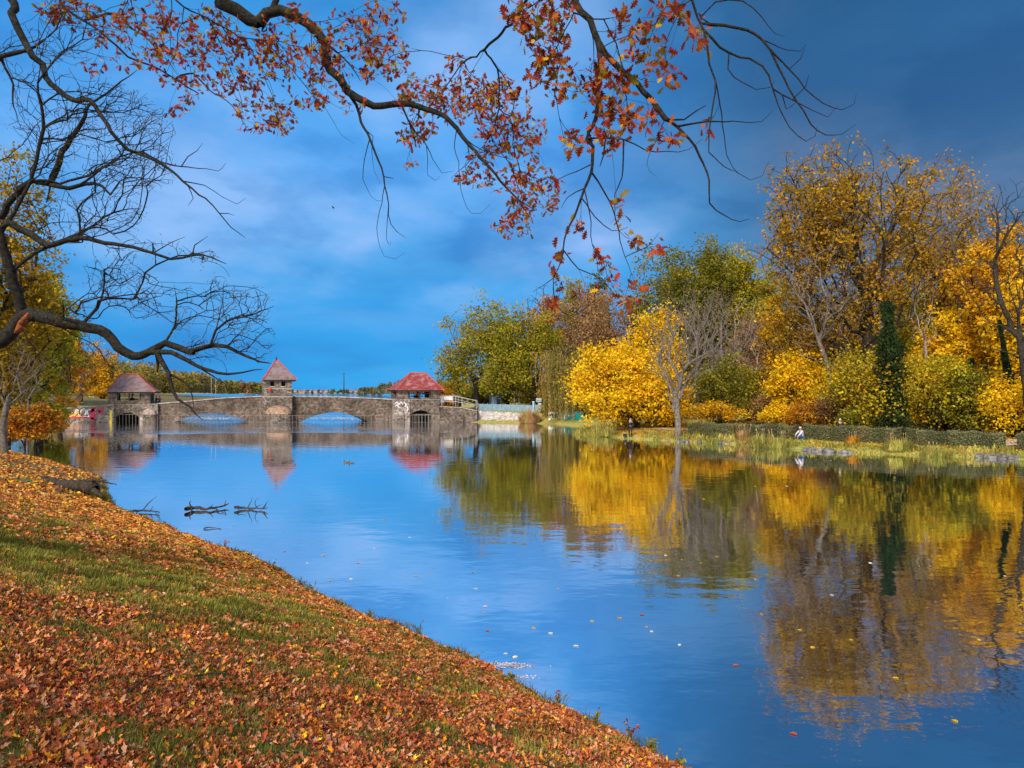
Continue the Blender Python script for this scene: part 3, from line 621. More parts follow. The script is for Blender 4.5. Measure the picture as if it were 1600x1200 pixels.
def gatehouse(label, pl, pr, op0, op1, ptop, psill, pbase, eave, roof, roofm, gate, lowm, walls):
    """pl..pr outer walls, op0..op1 window opening, gate=(x0,x1,spring,crown)"""
    x0 = zx(pl, 0)[0]; x1 = zx(pr, 0)[0]; o = ((x0+x1)/2, YB, 0)
    g = empty('gatehouse', o, label, 'gatehouse')
    y0, y1 = YB+.1, YB+4.6
    zt = zx(0, ptop)[1]; zs = zx(0, psill)[1]; zb = zx(0, pbase)[1]; zl = zx(0, eave+3)[1]; q0 = zx(op0, 0)[0]; q1 = zx(op1, 0)[0]
    # lower wall with the sluice arch
    m_ = MB(); arch_wall(m_, gate[4], gate[5], [(gate[4], pbase), (gate[5], pbase)], gate[0], gate[1], gate[2], gate[3], YB, YB+.7)
    lw = m_.build('sluice_wall', lowm, g, False, o)
    m_ = MB(); m_.box(zx(gate[0]-1, 0)[0], zx(gate[1]+1, 0)[0], YB+2.6, YB+2.7, -1, zb-.2); m_.build('sluice_gate', M['dark'], g, False, o)
    m_ = MB(); m_.box(zx(gate[0]-2, 0)[0], zx(gate[0], 0)[0], YB+.7, YB+2.6, -1, zb-.2); m_.box(zx(gate[1], 0)[0], zx(gate[1]+2, 0)[0], YB+.7, YB+2.6, -1, zb-.2)
    m_.box(zx(gate[0], 0)[0], zx(gate[1], 0)[0], YB+.7, YB+2.6, zx(0, gate[3])[1], zb-.2); m_.build('channel_wall', M['stone_brown'], g, False, o)
    m_ = MB(); nb = 7; ga = zx(gate[0], 0)[0]; gb = zx(gate[1], 0)[0]
    for i in range(1, nb): 
        xx = ga+(gb-ga)*i/nb; m_.box(xx-.022, xx+.022, YB+.25, YB+.32, zx(0, 660)[1] if i % 2 else -.4, zx(0, 648)[1])
    m_.box(ga, gb, YB+.24, YB+.33, zx(0, 648)[1], zx(0, 647.2)[1]); m_.build('bar_screen', M['rail'], g, False, o)
    # chamber above the parapet: four corner walls, sill, lintel, back wall with its own opening
    m_ = MB()
    m_.box(x0, q0, y0, y0+.5, zb, zt); m_.box(q1, x1, y0, y0+.5, zb, zt); m_.box(q0, q1, y0+.02, y0+.48, zb, zs); m_.box(q0, q1, y0+.02, y0+.48, zl, zt)
    m_.box(x0, q0-.3, y1-.5, y1, zb-.3, zt); m_.box(q1+.3, x1, y1-.5, y1, zb-.3, zt); m_.box(q0-.3, q1+.3, y1-.48, y1-.02, zb-.3, zs-.25)
    m_.box(x0, x0+.5, y0+.5, y1-.5, zb-.3, zt-1.2); m_.box(x1-.5, x1, y0+.5, y1-.5, zb-.3, zt-1.2)
    m_.box(x0, x0+.5, y0+.5, y0+1.4, zt-1.2, zt); m_.box(x1-.5, x1, y0+.5, y0+1.4, zt-1.2, zt); m_.box(x0, x0+.5, y1-1.4, y1-.5, zt-1.2, zt); m_.box(x1-.5, x1, y1-1.4, y1-.5, zt-1.2, zt)
    m_.build('wall', lowm, g, False, o)
    m_ = MB(); m_.box(x0-.05, x1+.05, y0-.06, y0+.1, zb-.08, zb+.06); m_.build('string_course', M['coping'], g, False, o)
    # timber frame in the opening
    m_ = MB(); m_.box(q0, q0+.22, y0+.1, y0+.3, zs, zl); m_.box(q1-.22, q1, y0+.1, y0+.3, zs, zl); m_.box(q0+.22, q1-.22, y0+.12, y0+.28, zs+(zl-zs)*.55, zs+(zl-zs)*.55+.08)
    m_.box((q0+q1)/2-.1, (q0+q1)/2+.1, y0+.11, y0+.29, zs, zl-.02); m_.build('window_frame', M['darkwood'], g, False, o)
    # machinery seen through the opening
    m_ = MB(); cx = (q0+q1)/2+.1; m_.box(cx-.35, cx+.3, y0+1.6, y0+2.3, zb, zs+.35); m_.bar((cx, y0+1.9, zs+.3), (cx+.1, y0+1.9, zs+1.0), .1); m_.bar((cx-.9, y0+1.9, zs+.2), (cx+.9, y0+1.9, zs+.2), .07)
    m_.lathe([(.05, 0), (.32, .02), (.32, .1), (.05, .12)], (cx+.1, y0+1.9, zs+.75)); m_.build('winch', M['darkwood'], g, False, o)
    m_ = MB(); rg = hip_roof(m_, roof[0], roof[1], eave, roof[2], roof[3], roof[4], YB-.55, YB+5.3); rf = m_.build('roof', roofm, g, False, o); ridge_bars(rg, rf, o)
    m_ = MB(); a, b = rg[0][0], rg[0][2]; m_.box(a[0]+.15, b[0]-.15, a[1]+.15, b[1]-.15, a[2]-.32, a[2]-.13); m_.build('eaves_board', M['darkwood'], rf, False, o)
    return g, o, lw
gl_, glo, lwl = gatehouse('stone gatehouse with weathered grey hipped roof at the graffiti end of the bridge', 168.5, 234.5, 182.5, 220, 611.5, 626, 632.5, 611, (162.5, 241, 188, 215, 585), M['roof_grey'],
               (181, 216.5, 651, 645), M['stone'], None) if False else gatehouse('stone gatehouse with weathered grey hipped roof at the graffiti end of the bridge', 168.5, 234.5, 182.5, 220, 611.5, 626, 632.5, 611, (162.5, 241, 188, 215, 585), M['roof_grey'],
               (181, 216.5, 651, 645, 177.5, 218.2), M['stone'], None)
gr_, gro, lwr = gatehouse('stone gatehouse with bright red hipped roof beside the wooded bank', 622.5, 686, 638.5, 674, 608.5, 621.5, 624.5, 608, (617, 692, 641, 665.5, 583), M['roof_red'],
               (641, 675, 648, 641, 640.2, 686), M['stone'], None)
# left abutment wall with graffiti
m_ = MB(); arch_wall(m_, 92, 177.3, [(92, 640), (120, 637), (177.3, 634)], None, None, 0, 0, YB+.05, YB+1.2)
abx = zx(135, 660)[0]; ab = empty('abutment_wall', (abx, YB, 0), 'low stone bank wall sprayed with magenta, white and yellow graffiti', 'wall'); abo = tuple(ab.location)
m_.build('wall', M['stone_pale'], ab, False, abo)
m_ = MB(); pts = [(92, 640), (120, 637), (177.3, 634)]
for i in range(2):
    (xa, za), (xb, zb) = zx(*pts[i]), zx(*pts[i+1]); m_.add([(xa, YB-.03, za), (xb, YB-.03, zb), (xb, YB+1.3, zb), (xa, YB+1.3, za), (xa, YB-.03, za+.12), (xb, YB-.03, zb+.12), (xb, YB+1.3, zb+.12), (xa, YB+1.3, za+.12)], [(0, 3, 2, 1), (4, 5, 6, 7), (0, 1, 5, 4), (1, 2, 6, 5), (2, 3, 7, 6), (3, 0, 4, 7)])
m_.build('coping', M['coping'], ab, False, abo)
gy = YB+.04
for pts, wd, mm in [
    ([(98, 651), (112, 653), (128, 652), (150, 654)], .09, 'magenta'), ([(103, 647), (108, 643), (113, 648), (108, 651), (103, 648)], .14, 'spray_orange'), ([(115, 650), (121, 644), (126, 649), (119, 651)], .16, 'spray_orange'),
    ([(127, 651), (126, 642), (131, 639), (134, 646), (131, 651), (138, 651), (136, 642), (141, 640)], .1, 'spray_white'), ([(123, 643), (127, 639), (133, 641), (129, 648), (136, 649), (141, 645), (138, 640)], .05, 'spray_dark'),
    ([(116, 646), (120, 640), (124, 646), (120, 650)], .08, 'spray_white'), ([(101, 644), (104, 640), (110, 642), (107, 646)], .06, 'spray_dark'),
    ([(144, 638), (145, 646), (143, 657)], .28, 'magenta'), ([(140, 644), (146, 640), (149, 637)], .18, 'magenta'), ([(153, 648), (156, 641), (159, 638)], .14, 'magenta'), ([(153, 639), (157, 645), (161, 640)], .12, 'magenta'), ([(142, 652), (146, 656)], .1, 'magenta')]:
    stroke(pts, wd, M[mm], ab, abo, gy)
for pts, wd, mm in [([(227, 639), (234, 637), (240, 641), (235, 645), (228, 642)], .1, 'spray_white')]:
    pass
for pts, wd in [([(617, 631), (620, 628), (623, 632), (626, 628), (629, 632)], .06), ([(617, 635), (620, 633), (624, 637)], .06), ([(631, 628), (634, 632), (632, 636)], .06), ([(635, 634), (637, 639), (635, 643)], .06)]:
    stroke(pts, wd, M['spray_white'], p2, BO, YB-.122)
# yellow gauge board
gb = empty('gauge_board', (zx(177, 0)[0], YB-.6, 0), 'tall yellow water gauge board standing in front of the sluice', 'gauge'); go = tuple(gb.location)
m_ = MB(); xa = zx(177, 0)[0]; m_.box(xa-.13, xa+.13, YB-.62, YB-.55, -1, zx(0, 641)[1]); m_.build('board', M['yellow'], gb, False, go)
for i in range(13):
    z = .15+i*.12; m_ = MB(); m_.box(xa-.1 if i % 2 else xa, xa if i % 2 else xa+.1, YB-.628, YB-.62, z, z+.05); m_.build('scale_mark', M['black'], gb, False, go)
# middle tower
tw = empty('bridge_tower', (zx(432, 0)[0], YB, 0), 'square stone tower with pointed tiled roof between the two arches', 'tower'); to = tuple(tw.location)
tx0, tx1 = zx(410, 0)[0], zx(456, 0)[0]; ty0, ty1 = YB-.5, YB+4; ztop = zx(0, 592)[1]; zsc = zx(0, 620)[1]
wz0, wz1 = zx(0, 603.5)[1], zx(0, 596)[1]; wxs = [(zx(422, 0)[0], zx(428, 0)[0]), (zx(439, 0)[0], zx(445.5, 0)[0])]
m_ = MB(); m_.box(tx0, tx1, ty0, ty1, -1, zsc)
xs = [tx0+.05, wxs[0][0], wxs[0][1], wxs[1][0], wxs[1][1], tx1-.05]
for i in range(5):
    if i in (1, 3):
        m_.box(xs[i], xs[i+1], ty0+.05, ty0+.5, zsc, wz0); m_.box(xs[i], xs[i+1], ty0+.05, ty0+.5, wz1, ztop)
    else: m_.box(xs[i], xs[i+1], ty0+.05, ty0+.5, zsc, ztop)
m_.box(tx0+.05, tx1-.05, ty0+.5, ty1-.05, zsc, ztop)
m_.build('wall', M['stone'], tw, False, to)
m_ = MB(); m_.box(tx0-.05, tx1+.05, ty0-.05, ty1+.05, zsc-.06, zsc+.08); m_.build('string_course', M['coping'], tw, False, to)
m_ = MB(); m_.box(tx0-.0, tx1+.0, ty0+.0, ty0+.06, zx(0, 607)[1]-.05, zx(0, 607)[1]+.05); m_.build('string_course', M['coping'], tw, False, to)
for a, b in wxs:
    m_ = MB(); m_.box(a, b, ty0+.47, ty0+.495, wz0, wz1); wn = m_.build('window', M['dark'], tw, False, to)
    m_ = MB(); m_.box(a-.1, b+.1, ty0-.03, ty0+.1, wz0-.12, wz0); m_.build('sill', M['coping'], wn, False, to)
cutwater(414.5, 455, 634, 646, ty0, M['dome_rust'], tw, to, .75)
m_ = MB(); rg = hip_roof(m_, 406, 460, 592, 431.2, 433, 562, ty0-.5, ty1+.5, .2); rf = m_.build('roof', M['roof_grey'], tw, False, to); ridge_bars(rg, rf, to)
m_ = MB(); a, b = rg[0][0], rg[0][2]; m_.box(a[0]+.15, b[0]-.15, a[1]+.15, b[1]-.15, a[2]-.3, a[2]-.13); m_.build('eaves_board', M['darkwood'], rf, False, to)
m_ = MB(); m_.lathe([(0.001, 0), (.12, .03), (.13, .3), (.05, .42), (.05, .55), (.001, .6)], (rg[-1][0][0]+.05, (ty0+ty1)/2, rg[-1][0][2]-.1)); m_.build('finial', M['darkwood'], rf, True, to)
rb = empty('signal_ball', (zx(424.8, 0)[0], ty0-.18, zx(0, 609)[1]), 'small red round navigation ball fixed below the tower window', 'signal'); ro = tuple(rb.location)
m_ = MB(); m_.lathe([(0.001, -.22)]+[(.22*math.sin(t), -.22*math.cos(t)) for t in np.linspace(.3, 2.84, 8)]+[(0.001, .22)], ro, 14); m_.build('ball', M['red'], rb, True, ro)
m_ = MB(); m_.bar((ro[0], ro[1], ro[2]+.2), (ro[0], ro[1], ro[2]+.42), .025); m_.bar((ro[0], ro[1], ro[2]+.4), (ro[0], ty0, ro[2]+.4), .025); m_.build('bracket', M['steel'], rb, False, ro)

# the bridge crosses the river askew: every plan is a parallelogram
SKEW = .40
for root_ in (bridge, gl_, gr_, tw, ab):
    for o_ in root_.children_recursive:
        n_ = len(o_.data.vertices); co_ = np.empty(n_*3, np.float32); o_.data.vertices.foreach_get('co', co_); co_ = co_.reshape(-1, 3)
        co_[:, 0] -= SKEW*(co_[:, 1]+root_.location.y-YB); o_.data.vertices.foreach_set('co', co_.ravel()); o_.data.update()
# weir railing in front of the bridge
rl = empty('weir_railing', (zx(450, 0)[0], YB-2.6, 0), 'thin metal railing standing in the water along the bridge front', 'railing'); rlo = tuple(rl.location)
Yr = YB-2.6; post = None
for i, px in enumerate(np.arange(250, 692, 5.6)):
    x = XZ(px, 0, Yr)[0]
    if post is None:
        m_ = MB(); m_.box(-.016, .016, -.016, .016, -.8, 1.05); post = m_.build('post', M['rail'], rl); p = post
    else: p = post.copy(); C.objects.link(p); p.parent = rl
    p.location = (x-rlo[0], 0, 0)
m_ = MB(); m_.box(XZ(249, 0, Yr)[0], XZ(692, 0, Yr)[0], Yr-.02, Yr+.02, 1.03, 1.06); m_.build('rail', M['rail'], rl, False, rlo)
m_ = MB(); m_.box(XZ(249, 0, Yr)[0], XZ(692, 0, Yr)[0], Yr-.02, Yr+.02, .12, .15); m_.build('rail', M['rail'], rl, False, rlo)

# ================================================================== RIGHT END OF THE BRIDGE
tr = empty('terrace_wall', (zx(712, 0)[0], YB, 0), 'rough stone retaining wall beside the red roofed gatehouse', 'wall'); tro = tuple(tr.location)
m_ = MB(); m_.prism([(zx(686.3, 0)[0], -1), (zx(745, 0)[0], -1), zx(745, 643), zx(722, 637.5), (zx(686.3, 0)[0], zx(0, 636)[1])], YB+.25, YB+5); m_.build('wall', M['stone'], tr, False, tro)
m_ = MB(); m_.prism([zx(686.3, 636), zx(722, 637.5), zx(745, 643), (zx(745, 641.8)), zx(722, 636.3), zx(686.3, 634.8)], YB+.15, YB+.8); m_.build('coping', M['coping'], tr, False, tro)
# sloping rubble facing
sr = []
na, nb_ = 60, 16
for i in range(na+1):
    for j in range(nb_+1):
        u = i/na; t = j/nb_; yb_ = 93.9-2.9*u; yt_ = yb_+3.2; px0 = 733+96*u; x = (px0-800)/F*(yb_)+.0
        x += (12/F*90)*(t)*max(0, 1-u*1.5)
        z = -.3+1.75*t-.25*u*t
        n_ = .07*rng.normal(); sr.append((x+rng.normal()*.05, yb_+(yt_-yb_)*t+rng.normal()*.05, z+n_))
ii = np.arange((na+1)*(nb_+1)).reshape(na+1, nb_+1); ff = np.stack([ii[:-1, :-1], ii[1:, :-1], ii[1:, 1:], ii[:-1, 1:]], -1).reshape(-1, 4)
tag(obj('stone_embankment', sr, ff, M['riprap'], None), 'pale rubble stone slope running down to the water below the blue fence', 'embankment')
def railing(label, pts, Y, h, nm='handrail', post_every=1.3, m='steel'):
    P = [Vector((XZ(a, b, Y)[0], Y, XZ(a, b, Y)[1])) for a, b in pts]; o = P[0]
    r = empty(nm, o, label, 'railing'); 
    m1 = MB()
    for a, b in zip(P[:-1], P[1:]):
        for q in (1, .5): m1.bar(a+Vector((0, 0, h*q)), b+Vector((0, 0, h*q)), .035, 6)
    m1.build('rail', M[m], r, False, o)
    for a, b in zip(P[:-1], P[1:]):
        n = max(1, int((b-a).length/post_every))
        for i in range(n+(1 if b is P[-1] else 0)):
            p = a+(b-a)*i/n; m2 = MB(); m2.bar(p, p+Vector((0, 0, h+.03)), .04, 6); m2.build('post', M[m], r, False, o)
    return r
railing('galvanised handrail stepping down from the red roofed gatehouse', [(690, 635), (712, 635), (722, 637), (744, 641)], YB+.5, 1.35)
railing('second handrail behind running beside the steps', [(707, 628), (716, 630), (746, 638)], YB+3.2, 1.0)
def panelbox(name, label, cat, px0, px1, py0, py1, Y, d, m, parts=()):
    x0, z1 = XZ(px0, py0, Y); x1, z0 = XZ(px1, py1, Y); o = ((x0+x1)/2, Y, z0); t = empty(name, o, label, cat); return t, x0, x1, z0, z1, o
t, x0, x1, z0, z1, o = panelbox('switch_cabinet', 'upright pale blue metal cabinet against the red roofed gatehouse', 'cabinet', 686.8, 692.6, 618, 629, YB+1.2, .5, None)
m_ = MB(); m_.box(x0, x1, YB+1.2, YB+1.7, z0, z1); m_.build('body', M['white'], t, False, o)
m_ = MB(); m_.box(x0-.04, x1+.04, YB+1.15, YB+1.75, z1, z1+.06); m_.build('lid', M['steel'], t, False, o)
m_ = MB(); m_.box(x0+.05, x0+.12, YB+1.3, YB+1.4, z0-1, z0); m_.box(x1-.12, x1-.05, YB+1.3, YB+1.4, z0-1, z0); m_.build('leg', M['steel'], t, False, o)
m_ = MB(); m_.bar((x0+.18, YB+1.19, z0+.25), (x0+.33, YB+1.19, z0+.45), .02, 5); m_.build('emblem', M['black'], t, False, o)
t, x0, x1, z0, z1, o = panelbox('white_banner', 'white banner stretched behind the handrail next to the pale cabinet', 'banner', 693.5, 708, 618.5, 625.5, YB+6.5, .1, None)
m_ = MB(); m_.box(x0, x1, YB+6.5, YB+6.53, z0, z1); m_.build('cloth', M['white'], t, False, o)
for xx in (x0, x1): m_ = MB(); m_.bar((xx, YB+6.56, 1.2), (xx, YB+6.56, z1+.1), .04, 6); m_.build('post', M['steel'], t, False, o)

# blue-grey sheet fence
def sheet_fence(label, pa, pb, Ya, Yb, h, m, n, zoff=0.0):
    a = Vector((*XZ(pa[0], pa[1], Ya)[:1], Ya, XZ(pa[0], pa[1], Ya)[1])); b = Vector((XZ(pb[0], pb[1], Yb)[0], Yb, XZ(pb[0], pb[1], Yb)[1]))
    f = empty('panel_fence', a, label, 'fence')
    d = (b-a)/n
    for i in range(n):
        p = a+d*i; q = a+d*(i+.96); m1 = MB(); m1.add([p, q, q+Vector((0, .04, 0)), p+Vector((0, .04, 0))]+[v_+Vector((0, 0, h)) for v_ in (p, q, q+Vector((0, .04, 0)), p+Vector((0, .04, 0)))], [(0, 3, 2, 1), (4, 5, 6, 7), (0, 1, 5, 4), (1, 2, 6, 5), (2, 3, 7, 6), (3, 0, 4, 7)])
        m1.build('panel', M[m], f, False, a)
        m2 = MB(); r0 = p+Vector((0, -.05, -.2)); m2.bar(r0, r0+Vector((0, 0, h+.3)), .045, 6); m2.build('post', M['steel'], f, False, a)
    return f
sheet_fence('blue grey sheet fence along the bank above the pale rubble slope', (748, 641.5), (832, 643.5), 98, 96.5, .95, 'bluefence', 12)
M['greyfence'] = plain('grey_green_sheet', (0.20, 0.25, 0.24), var=.2)
sheet_fence('grey green continuation of the fence behind the reed clump', (836, 643), (876, 646), 95, 94, .95, 'greyfence', 6)
# hut
xa, _ = XZ(764.5, 0, 101); xb, _ = XZ(784, 0, 101); zb_ = XZ(0, 634, 101)[1]; zt_ = XZ(0, 616, 101)[1]
h = empty('garden_hut', ((xa+xb)/2, 101, zb_), 'small dark blue hut under the yellow green trees', 'hut'); ho = tuple(h.location)
m_ = MB(); m_.box(xa, xb, 101, 103, zb_-.5, zt_); m_.build('wall', M['bluehut'], h, False, ho)
m_ = MB(); m_.prism([(xa-.4, zt_), (xb+.7, zt_), (xb+.6, zt_+.18), (xa-.2, zt_+.5)], 100.7, 103.3); m_.build('roof', M['black'], h, False, ho)
m_ = MB(); m_.box(xa+.35, xb-.75, 100.95, 101, zb_, zt_-.35); d_ = m_.build('door', M['bluefence'], h, False, ho)
m_ = MB(); m_.box(xb-.95, xb-.88, 100.9, 100.95, zb_+.7, zb_+.9); m_.build('handle', M['steel'], d_, False, ho)
# sign board, posts, lamp poles
t, x0, x1, z0, z1, o = panelbox('sign_board', 'small white sign with blue top stripe beside the thick trunk', 'sign', 837.5, 846, 622, 628, 98, .1, None)
m_ = MB(); m_.box(x0, x1, 98, 98.06, z0, z1); bd = m_.build('board', M['white'], t, False, o)
m_ = MB(); m_.box(x0+.05, x1-.05, 97.985, 98, z0+.12, z0+.35); m_.build('stripe', M['bluepost'], bd, False, o)
m_ = MB(); m_.box(x0+.35, x0+.75, 97.98, 98, z0-1.0, z0-.15); m_.build('notice', M['white'], t, False, o)
m_ = MB(); m_.bar((x0+.3, 98.03, 1), (x0+.3, 98.03, z1), .05, 6); m_.build('post', M['steel'], t, False, o)
pp = empty('painted_post', (XZ(833.3, 645, 95.5)[0], 95.5, XZ(0, 645, 95.5)[1]-.2), 'light blue painted post in front of the thick dark trunk', 'post'); po = tuple(pp.location)
m_ = MB(); m_.box(po[0]-.13, po[0]+.13, 95.4, 95.6, po[2], po[2]+1.7); m_.build('shaft', M['bluepost'], pp, False, po)
m_ = MB(); m_.box(po[0]-.16, po[0]+.16, 95.37, 95.63, po[2]+1.7, po[2]+1.78); m_.build('cap', M['white'], pp, False, po)
def pole(name, label, px, pya, pyb, Y, r, m='steel', cat='pole', group=None, cap=True):
    x, z0 = XZ(px, pyb, Y); z1 = XZ(px, pya, Y)[1]; p = empty(name, (x, Y, z0), label, cat, group); o = tuple(p.location)
    m_ = MB(); m_.bar((x, Y, z0), (x, Y, z1), r*1.15, 8, r*.7); m_.build('shaft', M[m], p, True, o)
    m_ = MB(); m_.lathe([(r*.7, 0), (r*1.3, r*.3), (r*1.3, r*1.2), (.001, r*1.8)], (x, Y, z1), 8); m_.build('cap', M[m], p, True, o)
pole('fence_pole', 'thin grey pole behind the blue fence, nearer the hut', 803.5, 612, 640, 99, .07)
pole('fence_pole', 'thin grey pole behind the blue fence, nearer the thick trunk', 811, 609, 640, 99.5, .06)
pole('flag_pole', 'white flag pole above the left arch, farther from the tower', 330, 587, 622, 118, .04, 'steel')
pole('flag_pole', 'white flag pole above the left arch, nearer the tower', 337, 588, 622, 116, .04, 'steel')
pole('mast', 'tall slim dark mast above the distant village', 537.3, 584, 614, 1300, 1.0, 'darkwood', 'mast')
# graffiti walls on the right
def paint_wall(label, px0, px1, py0, py1, Y, m, strokes):
    x0, z1 = XZ(px0, py0, Y); x1, z0 = XZ(px1, py1, Y); o = ((x0+x1)/2, Y, z0); f = empty('painted_wall', o, label, 'wall')
    m_ = MB(); m_.box(x0, x1, Y, Y+.25, z0-.8, z1); m_.build('wall', M[m], f, False, o)
    m_ = MB(); m_.box(x0-.03, x1+.03, Y-.05, Y+.3, z1, z1+.06); m_.build('coping', M['coping'], f, False, o)
    k = YB/Y
    for pts, wd, mm in strokes:
        P = [(800+(XZ(a, b, Y)[0])/YB*F, HY-(XZ(a, b, Y)[1]-H0)/YB*F) for a, b in pts]
        stroke(P, wd, M[mm], f, o, Y-.002)
paint_wall('white riverside wall with dark blue graffiti scrawl', 857, 878.5, 644, 658, 90.5, 'white', [([(859, 652), (862, 646), (865, 653), (868, 647), (867, 655), (861, 655)], .09, 'spray_dark'), ([(869, 654), (872, 647), (875, 652), (877, 648)], .08, 'bluepost'), ([(860, 649), (868, 651), (876, 655)], .06, 'spray_dark')])
paint_wall('bright teal painted riverside wall half hidden by the yellow tree', 879, 912, 644, 658, 89.5, 'teal', [([(882, 655), (883, 647), (888, 650), (890, 646)], .07, 'white'), ([(893, 655), (894, 647), (898, 653)], .08, 'bluepost'), ([(884, 651), (890, 655), (900, 649)], .05, 'spray_dark')])

# ================================================================== TREES OF THE RIGHT BANK
G = 'trees on the right bank'
tree('bare_tree', 'small bluish bare tree leftmost of the right bank trees', 'tree', 716, 108, 500, 605, 30, None, nT=330, lpt=0, bark='bark_grey', trunk_r=.22, rtip=.022, group=G)
tree('linden_tree', 'spreading yellow green tree next to the red roofed gatehouse', 'tree', 746, 103, 476, 622, 68, 'linden', cpx=752, nT=330, lpt=44, leaf=.33, trunk_r=.42, lean=-.12, group=G, fork=.5)
tree('linden_tree', 'yellow green tree with thick dark trunk behind the blue fence', 'tree', 836, 100, 492, 628, 62, 'linden', cpx=818, nT=340, lpt=48, leaf=.33, trunk_r=.62, group=G, fork=.6)
tree('linden_tree', 'slim dark trunked yellow green tree beside the blue hut', 'tree', 792, 106, 505, 630, 40, 'olive', cpx=795, nT=170, lpt=44, leaf=.33, trunk_r=.35, group=G)
tree('maple_tree', 'rusty orange crown rising behind the yellow green trees', 'tree', 858, 125, 468, 590, 48, 'orange', nT=240, lpt=44, leaf=.38, trunk_r=.4, group=G)
tree('bare_tree', 'bare purplish tree top between the orange and pinkish crowns', 'tree', 846, 133, 446, 560, 45, None, nT=380, lpt=0, bark='bark', trunk_r=.35, rtip=.03, group=G)
tree('beech_tree', 'broad pinkish brown tree behind the weeping willow', 'tree', 912, 112, 455, 590, 62, 'pinkbrown', nT=360, lpt=46, leaf=.34, trunk_r=.4, group=G)
tree('poplar_tree', 'slender pale green tree poking above the pinkish crown', 'tree', 893, 118, 428, 520, 18, 'yellowgreen', nT=110, lpt=26, leaf=.32, trunk_r=.3, group=G)
tree('poplar_tree', 'slender pale green tree behind the hanging red oak twigs', 'tree', 935, 118, 425, 530, 22, 'green', nT=130, lpt=26, leaf=.32, trunk_r=.3, group=G)
tree('birch_tree', 'loose brownish tree with fine twigs above the bright yellow tree', 'tree', 958, 100, 455, 600, 52, 'pinkbrown', nT=420, lpt=20, leaf=.3, trunk_r=.3, bark='bark_grey', group=G)
for i, (px, tp, hw, pl, lb) in enumerate([(1048, 386, 55, 'olive', 'leftmost crown of the tall olive green trees at the back'), (1100, 378, 60, 'olive', 'middle and tallest crown of the olive green trees at the back'), (1155, 394, 52, 'yellowgreen', 'yellower right crown of the tall olive green trees at the back'), (1196, 428, 38, 'yellowgreen', 'small yellow green crown just left of the great oak')]):
    tree('tall_tree', lb, 'tree', px, 100+i*2, tp, 590, hw*1.12, pl, nT=[420, 460, 400, 260][i], lpt=60, leaf=.34, trunk_r=.5, group=G, lobes=14, lob=.42)
tree('maple_tree', 'tall bright yellow tree behind the bare riverside tree', 'tree', 1012, 76, 478, 650, 58, 'yellow', cpx=1018, nT=260, lpt=40, leaf=.27, trunk_r=.3, group=G)
tree('maple_tree', 'broad low brilliant yellow tree hanging over the water', 'tree', 985, 67, 538, 664, 72, 'yellow', cpx=965, nT=520, lpt=54, leaf=.26, trunk_r=.28, trunks=4, lobes=13, lob=.42, group=G, fork=.2, lift=.05)
tree('maple_tree', 'smaller brilliant yellow tree filling the gap behind the bare trunk', 'tree', 1040, 66, 575, 664, 45, 'yellow', cpx=1040, nT=240, lpt=46, leaf=.25, trunk_r=.2, trunks=3, group=G)
# bare trees
tree('bare_tree', 'grey bare tree with forked trunk standing at the water edge', 'tree', 1060, 57.8, 450, 628, 66, None, cpx=1065, nT=900, lpt=0, bark='bark_grey', trunk_r=.3, rtip=.013, group=G, fork=.12, lobes=14, k=.5)
tree('bare_tree', 'dense twiggy grey bare tree left of the pinkish one', 'tree', 1128, 69, 448, 610, 50, None, nT=900, lpt=0, bark='bark_grey', trunk_r=.25, trunks=3, rtip=.011, group=G, lobes=12)
tree('bare_tree', 'fine pinkish bare tree in front of the olive crowns', 'tree', 1172, 74, 462, 620, 44, None, nT=800, lpt=0, bark='bark_pale', trunk_r=.22, trunks=2, rtip=.012, group=G)
tree('bare_tree', 'upright twiggy bare tree directly behind the forked riverside tree', 'tree', 1088, 80, 440, 600, 48, None, nT=800, lpt=0, bark='bark_grey', trunk_r=.22, trunks=2, rtip=.013, group=G)
tree('beech_tree', 'rosy brown tree low between the bare trees and the oak', 'tree', 1178, 88, 500, 640, 50, 'pinkbrown', nT=260, lpt=44, leaf=.28, trunk_r=.3, group=G)
tree('birch_tree', 'olive undergrowth tree with several dark stems', 'tree', 1128, 66, 560, 660, 42, 'olive', nT=220, lpt=26, leaf=.24, trunk_r=.16, trunks=5, group=G)
tree('birch_tree', 'yellowish undergrowth tree right behind the olive one', 'tree', 1165, 72, 575, 650, 34, 'yellowgreen', nT=160, lpt=26, leaf=.24, trunk_r=.14, trunks=4, group=G)
# the oak and its neighbours
tree('oak_tree', 'great round golden brown oak towering over the right bank', 'tree', 1357, 64, 240, 545, 134, 'oakdark', cpx=1328, nT=1500, lpt=22, leaf=.25, trunk_r=.55, group=G, lobes=26, lob=.34, fork=.3, sig=.36, rtip=.026, k=.4, lift=.16, shell=.6)
tree('oak_tree', 'second brown oak crown behind, right of the great oak', 'tree', 1478, 74, 262, 560, 74, 'oak', cpx=1480, nT=480, lpt=32, leaf=.28, trunk_r=.4, group=G, lobes=14, lob=.42, sig=.6)
tree('bare_tree', 'pale leaning bare tree in front of the great oak, left side', 'tree', 1318, 57, 355, 560, 60, None, cpx=1280, nT=700, lpt=0, bark='bark_grey', trunk_r=.2, rtip=.009, group=G, lean=-.25)
tree('bare_tree', 'tall bare tree with crooked top above the second oak', 'tree', 1500, 60, 258, 450, 46, None, cpx=1505, nT=300, lpt=0, bark='bark_grey', trunk_r=.26, rtip=.012, group=G)
tree('bare_tree', 'thin pale bare trunk right of the ivy clad tree', 'tree', 1448, 58, 400, 560, 26, None, nT=160, lpt=0, bark='bark_pale', trunk_r=.16, rtip=.009, group=G)
